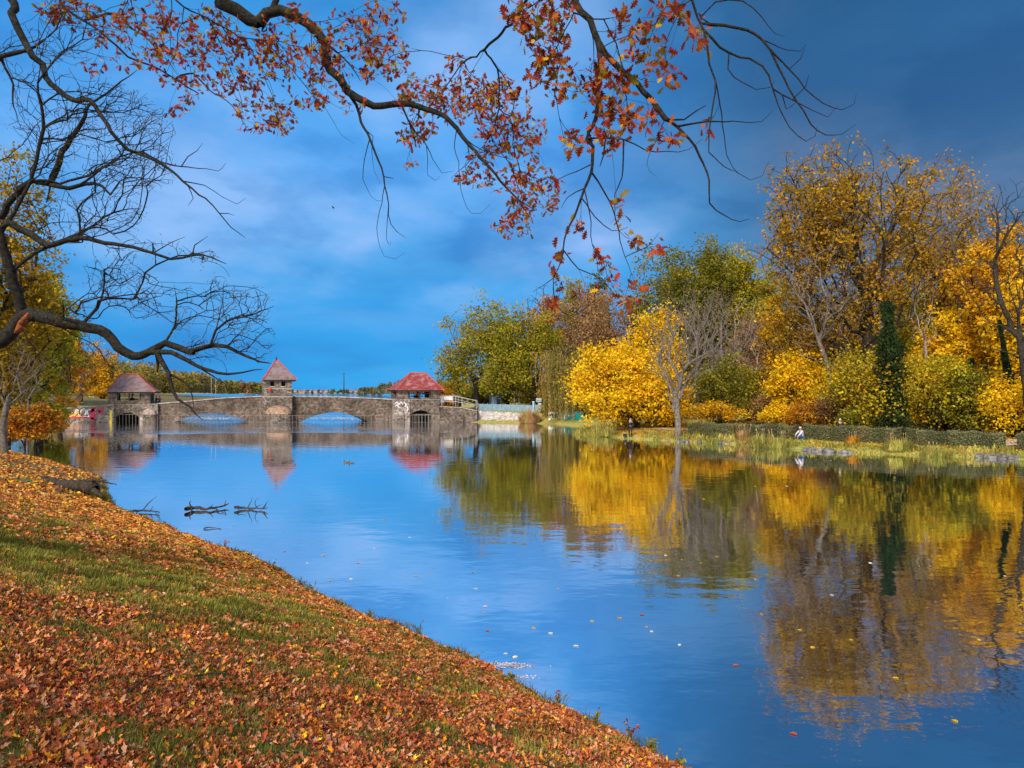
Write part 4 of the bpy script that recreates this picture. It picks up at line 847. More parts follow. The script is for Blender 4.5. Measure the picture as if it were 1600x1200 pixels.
for a in [('golden tree below the left edge of the great oak', 1240, 72, 430, 640, 55, 'gold', 330), ('orange gold tree right under the great oak crown', 1300, 74, 470, 640, 62, 'gold', 330), ('yellow tree behind the ivy clad trunk', 1425, 72, 440, 640, 52, 'yellowgreen', 280),
          ('bright yellow tree low left of the multi stemmed bush', 1248, 62, 550, 655, 42, 'yellow', 220), ('yellow tree with wide sprays right of the ivy clad trunk', 1495, 60, 480, 640, 50, 'yellow', 300), ('orange gold tree high in the right corner', 1560, 57, 352, 560, 52, 'gold', 340),
          ('golden yellow tree at the right edge of the view', 1605, 54, 400, 640, 50, 'yellow', 340), ('orange tree behind the golden corner trees', 1535, 70, 380, 620, 60, 'orange', 300), ('olive yellow backdrop tree behind the oak trunk', 1370, 88, 420, 640, 70, 'gold', 300),
          ('olive backdrop tree at the far right', 1600, 80, 330, 640, 70, 'oak', 300)]:
    tree('maple_tree', a[0], 'tree', a[1], a[2], a[3], a[4], a[5], a[6], nT=a[7], lpt=36, leaf=.26, trunk_r=.26, group=G, lobes=12, lob=.42)
tree('maple_tree', 'many stemmed gold and olive bush tree behind the long hedge', 'tree', 1388, 53.5, 548, 668, 82, 'olivegold', cpx=1372, nT=420, lpt=40, leaf=.2, trunk_r=.16, trunks=7, group=G, fork=.2, lobes=14, lob=.4)
tree('hazel_bush', 'olive yellow thicket right of the many stemmed bush tree', 'bush', 1462, 53, 560, 670, 52, 'yellowgreen', nT=260, lpt=38, leaf=.19, trunk_r=.09, trunks=6, group=G)
tree('hazel_bush', 'mixed green thicket in the middle of the right bank edge', 'bush', 1520, 52, 580, 672, 42, 'olive', nT=220, lpt=38, leaf=.19, trunk_r=.08, trunks=6, group=G)
tree('hazel_bush', 'bright yellow bush by the gap at the end of the hedge', 'bush', 1572, 50, 590, 676, 38, 'yellow', nT=220, lpt=38, leaf=.18, trunk_r=.08, trunks=6, group=G)
tree('bare_tree', 'dark bare tree leaning in at the right edge', 'tree', 1612, 47, 290, 560, 62, None, cpx=1582, nT=520, lpt=0, bark='bark', trunk_r=.26, rtip=.013, group=G, lean=-.12)
for px, Y, tp, pl, lb in [(1690, 55, 330, 'gold', 'golden tree just outside the right edge'), (1790, 50, 380, 'yellow', 'yellow tree well outside the right edge'), (1900, 56, 320, 'oak', 'brown oak farthest outside the right edge')]:
    tree('maple_tree', lb, 'tree', px, Y, tp, 640, 75, pl, nT=260, lpt=34, leaf=.3, trunk_r=.3, group=G)

# ivy column
def ivy_tree(px, Y, top, bot, hw, label, tpx=None):
    x = (px-800)/F*Y; z0 = ground_z(x, Y)-.1; zt = H0-(top-HY)/F*Y; root = empty('ivy_clad_tree', (x, Y, z0), label, 'tree', G); S = Skel(); tx = ((tpx or px)-800)/F*Y
    S.path([(x, Y, z0), (x+(tx-x)*.4, Y, z0+(zt-z0)*.5), (tx, Y, zt)], .22, .05, None, .5)
    T = np.array([[x+(tx-x)*t+rng.normal()*.5, Y+rng.normal()*.5, z0+(zt-z0)*t] for t in rng.uniform(.25, 1.05, 60)]); S.grow(T, .6, .1, .2); S.finish(.015)
    V, Fc = S.tubes(maxr=.24); obj('trunk', V, Fc, M['bark'], root, (x, Y, z0), smooth=True)
    n = 14000; t = rng.random(n)**.8; a = rng.uniform(0, 6.28, n); wv = (.72+.2*np.sin(t*11+1)+.14*np.sin(t*29+a*2))*(1.15-.8*t)*hw/F*Y*1.2
    cl = (t*40).astype(int)*6+(a).astype(int); rr = wv*rng.random(n)**.4*rng.uniform(.6, 1.45, 400)[cl % 400]
    Cn = np.stack([x+(tx-x)*t+np.cos(a)*rr, Y+np.sin(a)*rr, z0+(zt-z0)*t-rng.random(n)*.3], 1)
    V, Fc = leaf_quads(Cn, rng.uniform(.1, .22, n), rng.uniform(.09, .17, n)); obj('ivy', V, Fc, M['leaf'], root, (x, Y, z0), tint=tints('ivy', cl, .3))
ivy_tree(1400, 50.6, 470, 672, 26, 'dark green ivy wrapped tree standing in the yellow thicket', 1386)
ivy_tree(1518, 55, 560, 668, 10, 'dark ivy covered trunk among the yellow leaves at right')
ivy_tree(1592, 50, 500, 668, 6, 'ivy covered leaning trunk at the right edge', 1562)
# willow
def willow(px, Y, top, bot, hw, label):
    x = (px-800)/F*Y; z0 = ground_z(x, Y)-.1; zt = H0-(top-HY)/F*Y; R_ = hw/F*Y; root = empty('weeping_willow', (x, Y, z0), label, 'tree', G); S = Skel()
    S.path([(x, Y, z0), (x+.2, Y, z0+(zt-z0)*.4), (x, Y, zt-1.5)], .35, .1, None, .6); st = []
    for i in range(30):
        a = rng.uniform(0, 6.28); r = R_*rng.uniform(.3, 1); h = zt-rng.uniform(0, 2.6)*(r/R_)-rng.uniform(0, 1)
        S.path([(x, Y, zt-rng.uniform(1.5, 5)), (x+np.cos(a)*r*.5, Y+np.sin(a)*r*.5, h), (x+np.cos(a)*r, Y+np.sin(a)*r, h-.5)], .06, .015, 'near', .5); e = S.P[-1]
        for j in range(15):
            b = e+np.array([rng.normal()*.55, rng.normal()*.55, rng.uniform(-.3, .4)])-(np.array([np.cos(a), np.sin(a), 0])*r*rng.random()*.5)
            ln = min(b[2]-z0-.4, rng.uniform(3.0, (zt-z0)*.85)); st.append((b, ln))
    S.finish(.01); V, Fc = S.tubes(maxr=.4); obj('trunk', V, Fc, M['bark'], root, (x, Y, z0), smooth=True)
    Cs = []; cl = []
    for k, (b, ln) in enumerate(st):
        m = int(ln*9); t = np.linspace(0, ln, m); ph = rng.uniform(0, 6)
        Cs.append(np.stack([b[0]+.12*np.sin(t*.8+ph)+rng.normal(size=m)*.04, b[1]+.1*np.cos(t*.7+ph)+rng.normal(size=m)*.04, b[2]-t], 1)); cl += [k]*m
    Cn = np.vstack(Cs); n = len(Cn); u = unit(rng.normal(size=(n, 3))*[.25, .25, .1]+[0, 0, -1]); v_ = unit(np.cross(u, rng.normal(size=(n, 3)))); L_ = rng.uniform(.2, .36, n)[:, None]; W_ = .05
    V = np.stack([Cn, Cn+u*L_*.5+v_*W_, Cn+u*L_, Cn+u*L_*.5-v_*W_], 1).reshape(-1, 3); obj('foliage', V, np.arange(4*n).reshape(-1, 4), M['leaf'], root, (x, Y, z0), tint=tints('willow', np.array(cl), .7))
willow(882, 90, 532, 655, 44, 'weeping willow with long ochre strands behind the yellow tree')

# undergrowth between the trees
ug = [(1100, 84, 570, 40, 'olive', 'olive thicket behind the golden shrub row'), (1190, 80, 560, 34, 'orange', 'rust coloured thicket under the rosy brown tree'), (1225, 76, 585, 30, 'gold', 'golden thicket at the back of the lawn'), (1275, 68, 575, 36, 'yellow', 'yellow thicket left of the great oak trunk'),
      (1320, 66, 560, 38, 'gold', 'golden thicket right at the great oak trunk'), (1372, 66, 540, 36, 'yellowgreen', 'yellow green thicket hiding the great oak foot'), (1432, 62, 545, 38, 'yellow', 'yellow thicket right of the dark ivy tree'), (1478, 58, 590, 34, 'yellowgreen', 'leafy thicket behind the brownish hedge'),
      (1545, 58, 560, 40, 'gold', 'gold thicket under the right corner trees'), (1600, 56, 560, 40, 'yellowgreen', 'green gold thicket at the right edge'), (1655, 54, 540, 45, 'yellow', 'yellow thicket just past the right edge'), (700, 112, 600, 22, 'orange', 'orange thicket between gatehouse and linden'), (770, 116, 600, 40, 'olive', 'dark olive thicket behind the blue hut'), (850, 112, 595, 40, 'gold', 'golden thicket behind the thick trunked linden'), (920, 100, 590, 40, 'gold', 'golden thicket behind the willow'), (1030, 90, 590, 50, 'gold', 'golden thicket behind the brilliant yellow trees')]
for px, Y, tp, hw, pl, lb in ug:
    tree('thicket', lb, 'bush', px, Y, tp, HY+(H0-.9)*F/Y, hw, pl, nT=210, lpt=40, leaf=.26 if Y < 90 else .34, trunk_r=.08, trunks=5, lobes=12, lob=.42, fork=.15)
# low shrubs behind the hedges
for px, Y, tp, bt, hw, pl, lb in [(1112, 62, 632, 656, 48, 'gold', 'low golden shrub behind the left hedge'), (1215, 60, 636, 660, 20, 'yellow', 'small bright yellow shrub on the lawn'), (1262, 58, 628, 664, 30, 'orange', 'orange shrub in front of the golden tree'),
                                  (1300, 57, 622, 664, 26, 'pinkbrown', 'reddish shrub next to the seated person'), (1190, 66, 622, 655, 22, 'pinkbrown', 'brownish shrub at the left of the lawn'), (1235, 64, 640, 662, 15, 'yellow', 'tiny yellow shrub beside the orange one'), (1340, 52.5, 640, 670, 24, 'olive', 'low dark shrub under the multi stemmed bush tree'), (860, 92, 633, 655, 16, 'olive', 'olive shrub right of the reed clump')]:
    tree('shrub', lb, 'shrub', px, Y, tp, bt, hw, pl, nT=110, lpt=44, leaf=.17, trunk_r=.04, trunks=4, sig=.3, lobes=9)

# hedges
def hedge(px0, px1, Y0, Y1, h, label, pal='hedge'):
    ph = rng.uniform(0, 6)
    a = np.array([(px0-800)/F*Y0, Y0]); b = np.array([(px1-800)/F*Y1, Y1]); d = b-a; Ln = np.linalg.norm(d); d /= Ln; nn = np.array([-d[1], d[0]]); wd = .42
    z0 = ground_z(a[0], a[1]); z1 = ground_z(b[0], b[1]); root = empty('hedge', (a[0], a[1], z0), label, 'hedge', 'clipped hedges along the right bank')
    n = int(Ln*900); t = rng.random(n)*Ln; top = rng.random(n) < .3; s = np.where(top, rng.uniform(-wd, wd, n), np.where(rng.random(n) < .7, -wd, wd)*1.0); hh = np.where(top, h, rng.uniform(.05, h, n))+(.05*np.sin(t*1.9+ph)+.04*np.sin(t*4.7+ph))
    P = a[None]+d[None]*t[:, None]+nn[None]*(-s*np.sign(nn[1]) if False else s)[:, None]; zz_ = z0+(z1-z0)*t/Ln+hh
    Cn = np.stack([P[:, 0], P[:, 1], zz_], 1)+rng.normal(size=(n, 3))*.045; cl = (t*1.6).astype(int)
    st_ = rng.random(n) < .03; Cn[st_, 2] += rng.random(int(st_.sum()))*.16*np.where(Cn[st_, 2] > z0+h*.8, 1, 0)
    V, Fc = leaf_quads(Cn, rng.uniform(.05, .13, n), rng.uniform(.04, .1, n)); obj('foliage', V, Fc, M['leaf'], root, (a[0], a[1], z0), tint=tints(pal, cl, .55))
    mb = MB(); w2 = wd-.08; q = [a+nn*w2, a-nn*w2, b-nn*w2, b+nn*w2]; zq = [z0, z0, z1, z1]
    mb.add([(p[0], p[1], z-.2) for p, z in zip(q, zq)]+[(p[0], p[1], z+h-.08) for p, z in zip(q, zq)], [(0, 3, 2, 1), (4, 5, 6, 7), (0, 1, 5, 4), (1, 2, 6, 5), (2, 3, 7, 6), (3, 0, 4, 7)])
    mb.build('branches', M['hedgecore'], root, False, (a[0], a[1], z0))
M['hedgecore'] = noise_mat('hedge_inside', (.03, .035, .015), (.08, .08, .03), 12)
hedge(1078, 1150, 60, 57.2, 1.0, 'grey green clipped hedge nearest the forked bare tree')
hedge(1153, 1246, 57, 53, 1.0, 'clipped hedge left of the crouching person in white')
hedge(1256, 1410, 52.6, 48.6, 1.05, 'long clipped hedge right of the crouching person, in front of the seated one')
hedge(1415, 1571, 48.2, 45.2, 1.0, 'brownish clipped hedge in front of the olive thickets')
hedge(1590, 1740, 44.6, 41.5, 1.0, 'clipped hedge beyond the path gap at the right edge')
# path with the gap
def strip(name, pts, wd, m, dz=.05):
    P = catmull([(x, y, 0) for x, y in pts], .8); T = unit(np.gradient(P, axis=0)); S_ = np.stack([-T[:, 1], T[:, 0], T[:, 0]*0], 1)
    rows = [P+S_*wd*q for q in np.linspace(-1, 1, 5)]; 
    for r in rows: r[:, 2] = z_far(r[:, 0], r[:, 1])+dz
    V = np.stack(rows, 1).reshape(-1, 3); i = np.arange(len(V)).reshape(-1, 5); return tag(obj(name, V, np.stack([i[:-1, :-1], i[:-1, 1:], i[1:, 1:], i[1:, :-1]], -1).reshape(-1, 4), m), kind='structure')
M['path'] = noise_mat('gravel_path', (.35, .28, .24), (.5, .42, .38), 3, .95, .4)
strip('path', [(10, 70), (16, 63.5), (20, 60.5), (25, 55), (30, 51.5), (36, 47.5), (44, 43), (56, 36)], 1.1, M['path'])
strip('path', [(33.2, 46), (34.6, 49)], .8, M['path'], .055)

# bank vegetation of the right bank: long grass and herbs (uncountable)
def bank_grass():
    P = np.array(far_shore[6:19], float); seg = np.linalg.norm(np.diff(P, axis=0), axis=1); n = 52000
    k = rng.choice(len(seg), n, p=seg/seg.sum()); t = rng.random(n); b = P[k]*(1-t[:, None])+P[k+1]*t[:, None]; d = unit(P[k+1]-P[k]); nn = np.stack([-d[:, 1], d[:, 0]], 1)
    inn = sdist(b[:, 0]+nn[:, 0]*.5, b[:, 1]+nn[:, 1]*.5, far_poly) > 0; nn[~inn] *= -1
    off = rng.random(n)**1.6*4.6-.15; p = b+nn*off[:, None]
    cl_ = np.floor(p[:, 0]*1.3).astype(int)*7+np.floor(p[:, 1]*1.3).astype(int); cl_ = np.abs(cl_) % 97; dens = rng.uniform(.2, 1, 97)[cl_]; kp = rng.random(n) < dens; p = p[kp]; off = off[kp]; cl_ = cl_[kp]; n = len(p)
    hgt = (rng.uniform(.25, .8, 97)[cl_])*rng.uniform(.5, 1.2, n)*np.where(off > 2.5, .35, 1)*np.where((p[:, 0] > 9) & (p[:, 0] < 12), .25, 1)*np.where(p[:, 0] > 20, .55, .8)
    z = z_far(p[:, 0], p[:, 1])-.04; base = np.stack([p[:, 0], p[:, 1], z], 1); a = rng.uniform(0, 6.28, n); ln = rng.uniform(.1, .7, n)
    top = base+np.stack([np.cos(a)*ln*hgt, np.sin(a)*ln*hgt-.15*hgt, hgt], 1); sd_ = np.stack([-np.sin(a), np.cos(a), a*0], 1)*rng.uniform(.025, .06, n)[:, None]; mid = base*.45+top*.55+np.array([0, 0, .06])*hgt[:, None]
    V = np.stack([base-sd_*.6, mid-sd_, top, mid+sd_], 1).reshape(-1, 3)
    tag(obj('bank_grass', V, np.arange(4*n).reshape(-1, 4), M['grass'], tint=tints('bank', cl_, .5)), 'long yellow green grass and herbs fringing the right bank', 'grass', kind='stuff')
    # leaf litter on the lawn
    n = 30000; x = rng.uniform(6, 45, n); y = rng.uniform(40, 75, n); s = sdist(x, y, far_poly); kp = s > .4; x = x[kp]; y = y[kp]; z = z_far(x, y)+.07; Cn = np.stack([x, y, z], 1); V, Fc = leaf_quads(Cn, .16, .13, 2.5)
    tag(obj('lawn_leaves', V, Fc, M['leaf'], tint=tints('gold', (x*2).astype(int)-int(x.min()*2), .3)), 'fallen golden leaves on the right bank lawn', 'leaves', kind='stuff')
bank_grass()
def tuft(px, Y, h, w_, pal, label, name='reed_clump', n=500, pos=None):
    x = (px-800)/F*Y; z0 = max(-.05, ground_z(x, Y)-.05); root = empty(name, (x, Y, z0), label, 'plant'); a = rng.uniform(0, 6.28, n); r = rng.random(n)**.5*w_
    base = np.stack([x+np.cos(a)*r, Y+np.sin(a)*r*.7, np.full(n, z0)], 1); ln = rng.uniform(.1, .6, n); hh = h*rng.uniform(.3, 1.1, n)*(1.05-.6*(r/w_)**2); top = base+np.stack([np.cos(a)*ln*hh, np.sin(a)*ln*hh, hh*(1-ln*.3)], 1); mid = base*.45+top*.55+np.array([0, 0, .12])*hh[:, None]
    sd_ = np.stack([-np.sin(a), np.cos(a), a*0], 1)*h*.022; V = np.stack([base-sd_*.6, mid-sd_, top, mid+sd_], 1).reshape(-1, 3)
    obj('blades', V, np.arange(4*n).reshape(-1, 4), M['grass'], root, (x, Y, z0), tint=tints(pal, (a*2).astype(int), .4))
    for i in range(6):
        mb = MB(); q = base[i*3]; e = q+np.array([rng.normal()*.1*h, rng.normal()*.1*h, h*1.0]); mb.bar(q, e, .012*h, 5, .006*h); mb.bar(e, e+np.array([0, 0, .12*h]), .018*h, 6, .01*h)
        mb.build('seed_head', M['reedhead'], root, False, (x, Y, z0))
    return root
M['reedhead'] = plain('reed_heads', (.4, .25, .12))
tuft(828, 90.6, 2.1, 1.3, 'reed', 'tall rusty reed clump at the end of the pale rubble slope', n=1100)
for px, Y, h, w_, pal, lb in [(938, 64.6, 1.3, 1.3, 'bank', 'grass tussock at the tip of the point, left of the standing person'), (952, 63.6, 1.1, 1.0, 'bank', 'smaller tussock closest to the standing person'), (1190, 51.8, 1.3, 1.0, 'bank', 'bushy green tussock overhanging the water in mid bank'), (1213, 50.6, 1.2, 1.0, 'bank', 'right one of the two green tussocks in mid bank'),
                              (1160, 55, 1.2, .5, 'reed', 'pale feathery grass clump on the bank'), (1332, 49.4, .9, .5, 'shrubred', 'small reddish plant in front of the long hedge'), (1405, 46.2, 1.1, 1.1, 'bank', 'yellow tussock below the hedge joint'), (1462, 44.3, .9, .9, 'bank', 'low tussock below the brownish hedge')]:
    tuft(px, Y, h, w_, pal, lb, 'grass_tussock', int(520*w_))
# stones at the water edge
def rock(px, Y, sx, label, z=.05, group='stones along the water edge'):
    x = (px-800)/F*Y; bm = bmesh.new(); bmesh.ops.create_icosphere(bm, subdivisions=3, radius=1)
    f_ = rng.normal(size=3)
    for v_ in bm.verts:
        c = v_.co; k_ = 1+.22*math.sin(c.x*3+f_[0])*math.cos(c.y*4+f_[1])+.12*math.sin(c.z*7+f_[2]+c.x*5); v_.co = Vector((c.x*k_*sx, c.y*k_*sx*.6, c.z*k_*sx*.42))
    me = bpy.data.meshes.new('stone'); bm.to_mesh(me); bm.free()
    for p in me.polygons: p.use_smooth = True
    o = link('stone', me, M['rockpale']); o.location = (x, Y, z); o.rotation_euler = (0, 0, rng.uniform(0, 3)); tag(o, label, 'stone', group)
M['rockpale'] = noise_mat('edge_rock', (.06, .055, .055), (.24, .22, .21), 3, .9, .7)
for i, (px, Y, s_) in enumerate([(1065, 57, .35), (1073, 56.8, .3), (1095, 56.5, .4), (1128, 55.3, .5), (1140, 54.9, .4), (1265, 48.4, .5), (1277, 47.9, .4), (1295, 47.4, .5), (1535, 43.6, .6), (1550, 43.2, .5), (1568, 42.9, .6), (1585, 42.6, .45), (995, 62.2, .4), (975, 63, .35), (1320, 46.8, .4)]):
    lbs = ['stone just left of the forked bare tree foot', 'stone just right of the forked bare tree foot', 'grey stone below the first hedge', 'larger stone on the shore below the first hedge', 'stone right of the larger one below the first hedge', 'stone directly below the crouching person', 'second stone right of the crouching person', 'third stone right of the crouching person',
           'first of the row of stones below the hedge end', 'second of the row of stones below the hedge end', 'third of the row of stones below the hedge end', 'last of the row of stones near the right edge', 'stone at the feet of the standing person, right', 'stone at the feet of the standing person, left', 'low stone below the long hedge']
    rock(px, Y, s_, lbs[i])
# grey slab and rail by the path
m_ = MB(); o = (XZ(1262, 0, 61)[0], 61, ground_z(XZ(1262, 0, 61)[0], 61)); t = empty('park_bench', o, 'simple low bench beside the path behind the hedge', 'bench')
m_.box(o[0]-1, o[0]+1, 60.8, 61.25, o[2]+.42, o[2]+.47); m_.build('seat', M['steel'], t, False, o)
for dx_ in (-.8, .8): m_ = MB(); m_.box(o[0]+dx_-.06, o[0]+dx_+.06, 60.85, 61.2, o[2]-.1, o[2]+.42); m_.build('leg', M['darkwood'], t, False, o)

# ================================================================== LEFT BANK TREES
GL = 'trees on the left bank'
tree('maple_tree', 'tall golden olive tree cut by the left edge', 'tree', -30, 46, 245, 600, 92, 'oakgold', cpx=-22, nT=560, lpt=44, leaf=.24, trunk_r=.4, group=GL, lobes=16, lob=.4)
tree('maple_tree', 'yellow green tree behind the red shrub on the left bank', 'tree', 48, 60, 420, 655, 56, 'yellowgreen', cpx=52, nT=380, lpt=44, leaf=.26, trunk_r=.3, trunks=2, group=GL, lobes=13, lob=.42)
tree('maple_tree', 'orange gold tree lower at the left edge', 'tree', 10, 52, 470, 660, 52, 'oakgold', cpx=14, nT=300, lpt=44, leaf=.24, trunk_r=.3, group=GL)
tree('bare_tree', 'dark bare tree standing just left of the grey roofed gatehouse', 'tree', 124, 101, 478, 600, 42, None, nT=520, lpt=0, bark='bark_grey', trunk_r=.5, rtip=.012, group=GL, fork=.3)
tree('bare_tree', 'small crooked bare tree behind the leafy bank at left', 'tree', 8, 33, 515, 640, 48, None, cpx=22, nT=200, lpt=0, bark='bark_grey', trunk_r=.17, rtip=.006, group=GL, lean=.1)
tree('bare_tree', 'thin bare sapling between the yellow trees at left', 'tree', 42, 44, 540, 640, 30, None, nT=140, lpt=0, bark='bark_grey', trunk_r=.09, rtip=.006, group=GL)
tree('spindle_shrub', 'glowing orange red shrub on the left bank edge', 'shrub', 46, 45, 638, 686, 36, 'shrubred', nT=260, lpt=56, leaf=.17, trunk_r=.05, trunks=6, sig=.24, lobes=10)
tree('shrub', 'olive shrub overhanging the water beside the glowing orange one', 'shrub', 76, 64, 628, 670, 24, 'yellowgreen', nT=190, lpt=48, leaf=.2, trunk_r=.05, trunks=5, sig=.3)
for px, Y, tp, pl, lb in [(-110, 55, 330, 'oak', 'brown tree just outside the left edge'), (-220, 48, 300, 'gold', 'golden tree farther outside the left edge'), (95, 88, 500, 'orange', 'orange tree behind the dark bare tree at left'), (160, 125, 545, 'gold', 'low golden tree behind the grey roofed gatehouse'), (65, 100, 480, 'olive', 'olive tree in the back of the left bank')]:
    tree('maple_tree', lb, 'tree', px, Y, tp, 640, 60 if px < 60 or px == 65 else 34, pl, nT=240, lpt=38, leaf=.3, trunk_r=.35, group=GL)

# ================================================================== FAR SHORE
def far_wood(name, label, segs, pal, n, size, fol=.5):
    """a mass of crowns: segs = (px, Y, top_py, width m)"""
    Cs = []; cl = []; k = 0
    for (pa, Ya, ta), (pb, Yb, tb), cnt in segs:
        for i in range(cnt):
            t = rng.random(); px = pa+(pb-pa)*t; Y = (Ya+(Yb-Ya)*t)*rng.uniform(1, 1.12); top = (ta+(tb-ta)*t)+abs(rng.normal())*2.2
            x = (px-800)/F*Y; h = (H0-(top-HY)/F*Y); r = h*rng.uniform(.35, .5)
            m = n; P = unit(rng.normal(size=(m, 3)))*(rng.random((m, 1))**.4); P[:, 2] = np.abs(P[:, 2])*1.0
            q = np.array([x, Y, h*.28])+P*np.array([r, r, h*.72])*(1+.25*np.sin(P[:, :1]*7+k)); Cs.append(q); cl += [k]*m; k += 1
    Cn = np.vstack(Cs); n_ = len(Cn); V, Fc = leaf_quads(Cn, size*rng.uniform(.6, 1.3, n_)*Cn[:, 1]/300, size*.8*rng.uniform(.6, 1.3, n_)*Cn[:, 1]/300)
    tag(obj(name, V, Fc, M['leaf'], tint=tints(pal, np.array(cl), .75)), label, 'wood', kind='stuff')
far_wood('distant_wood', 'mass of autumn coloured woods beyond the lake on the left', [((60, 190, 560), (170, 230, 564), 30), ((150, 230, 566), (250, 330, 572), 36), ((250, 330, 578), (330, 480, 588), 32), ((330, 480, 592), (412, 700, 600), 30)], 'farwood', 620, 1.2)
far_wood('distant_wood', 'dark olive wood beyond the lake left of the red roofed gatehouse', [((560, 900, 607), (600, 700, 603), 16), ((596, 600, 600), (650, 420, 595), 22), ((650, 420, 596), (760, 380, 594), 24)], 'hills', 420, 1.2)
far_wood('distant_wood', 'flat blue green tree line on the horizon', [((455, 1700, 609), (600, 1500, 608.5), 40), ((380, 1500, 606), (470, 1700, 609), 16)], 'hills', 160, 1.0)
far_wood('distant_wood', 'leafy backdrop filling the gaps behind the right bank trees', [((690, 150, 596), (900, 140, 570), 40), ((880, 135, 545), (1200, 130, 530), 60), ((1200, 115, 500), (1720, 105, 480), 80)], 'farwood', 420, 1.5)
# far shore ground
tag(obj('far_shore', [(-1200, 1800, -.5), (900, 1550, -.5), (900, 1600, 2.5), (-1200, 1850, 2.5), (900, 6000, 14), (-3000, 6000, 14)], [(0, 1, 2, 3), (3, 2, 4, 5)], M['far_ground']), kind='structure')
hs_ = []
M['farwall'] = plain('pale_render', (.22, .21, .24)); M['farroof'] = plain('far_red_roofs', (.22, .09, .09))
hp = None
for i, px in enumerate([462, 470, 477, 486, 494, 503, 511, 548, 556, 566, 578]):
    Y = 1560+float(rng.uniform(0, 120)); x = (px-800)/F*Y; wd = 5; hh = 4.5
    if hp is None:
        m_ = MB(); wd = 3.6; hh = 3; m_.box(-wd, wd, -4, 4, 0, hh); hp = empty('house', (x, Y, 2), 'tiny red roofed house in the village on the horizon', 'house', 'houses of the distant village')
        m_.build('wall', M['farwall'], hp); m_ = MB(); m_.add([(-wd-.5, -4.6, hh), (wd+.5, -4.6, hh), (wd+.5, 4.6, hh), (-wd-.5, 4.6, hh), (-wd-.5, 0, hh+4), (wd+.5, 0, hh+4)], [(0, 1, 5, 4), (2, 3, 4, 5), (1, 2, 5), (3, 0, 4), (0, 3, 2, 1)]); m_.build('roof', M['farroof'], hp)
        h_ = hp
    else:
        h_ = hp.copy(); C.objects.link(h_)
        for ch in hp.children: c_ = ch.copy(); C.objects.link(c_); c_.parent = h_
    h_.location = (x, Y, 2.6); h_.rotation_euler = (0, 0, float(rng.uniform(-.6, .6)))

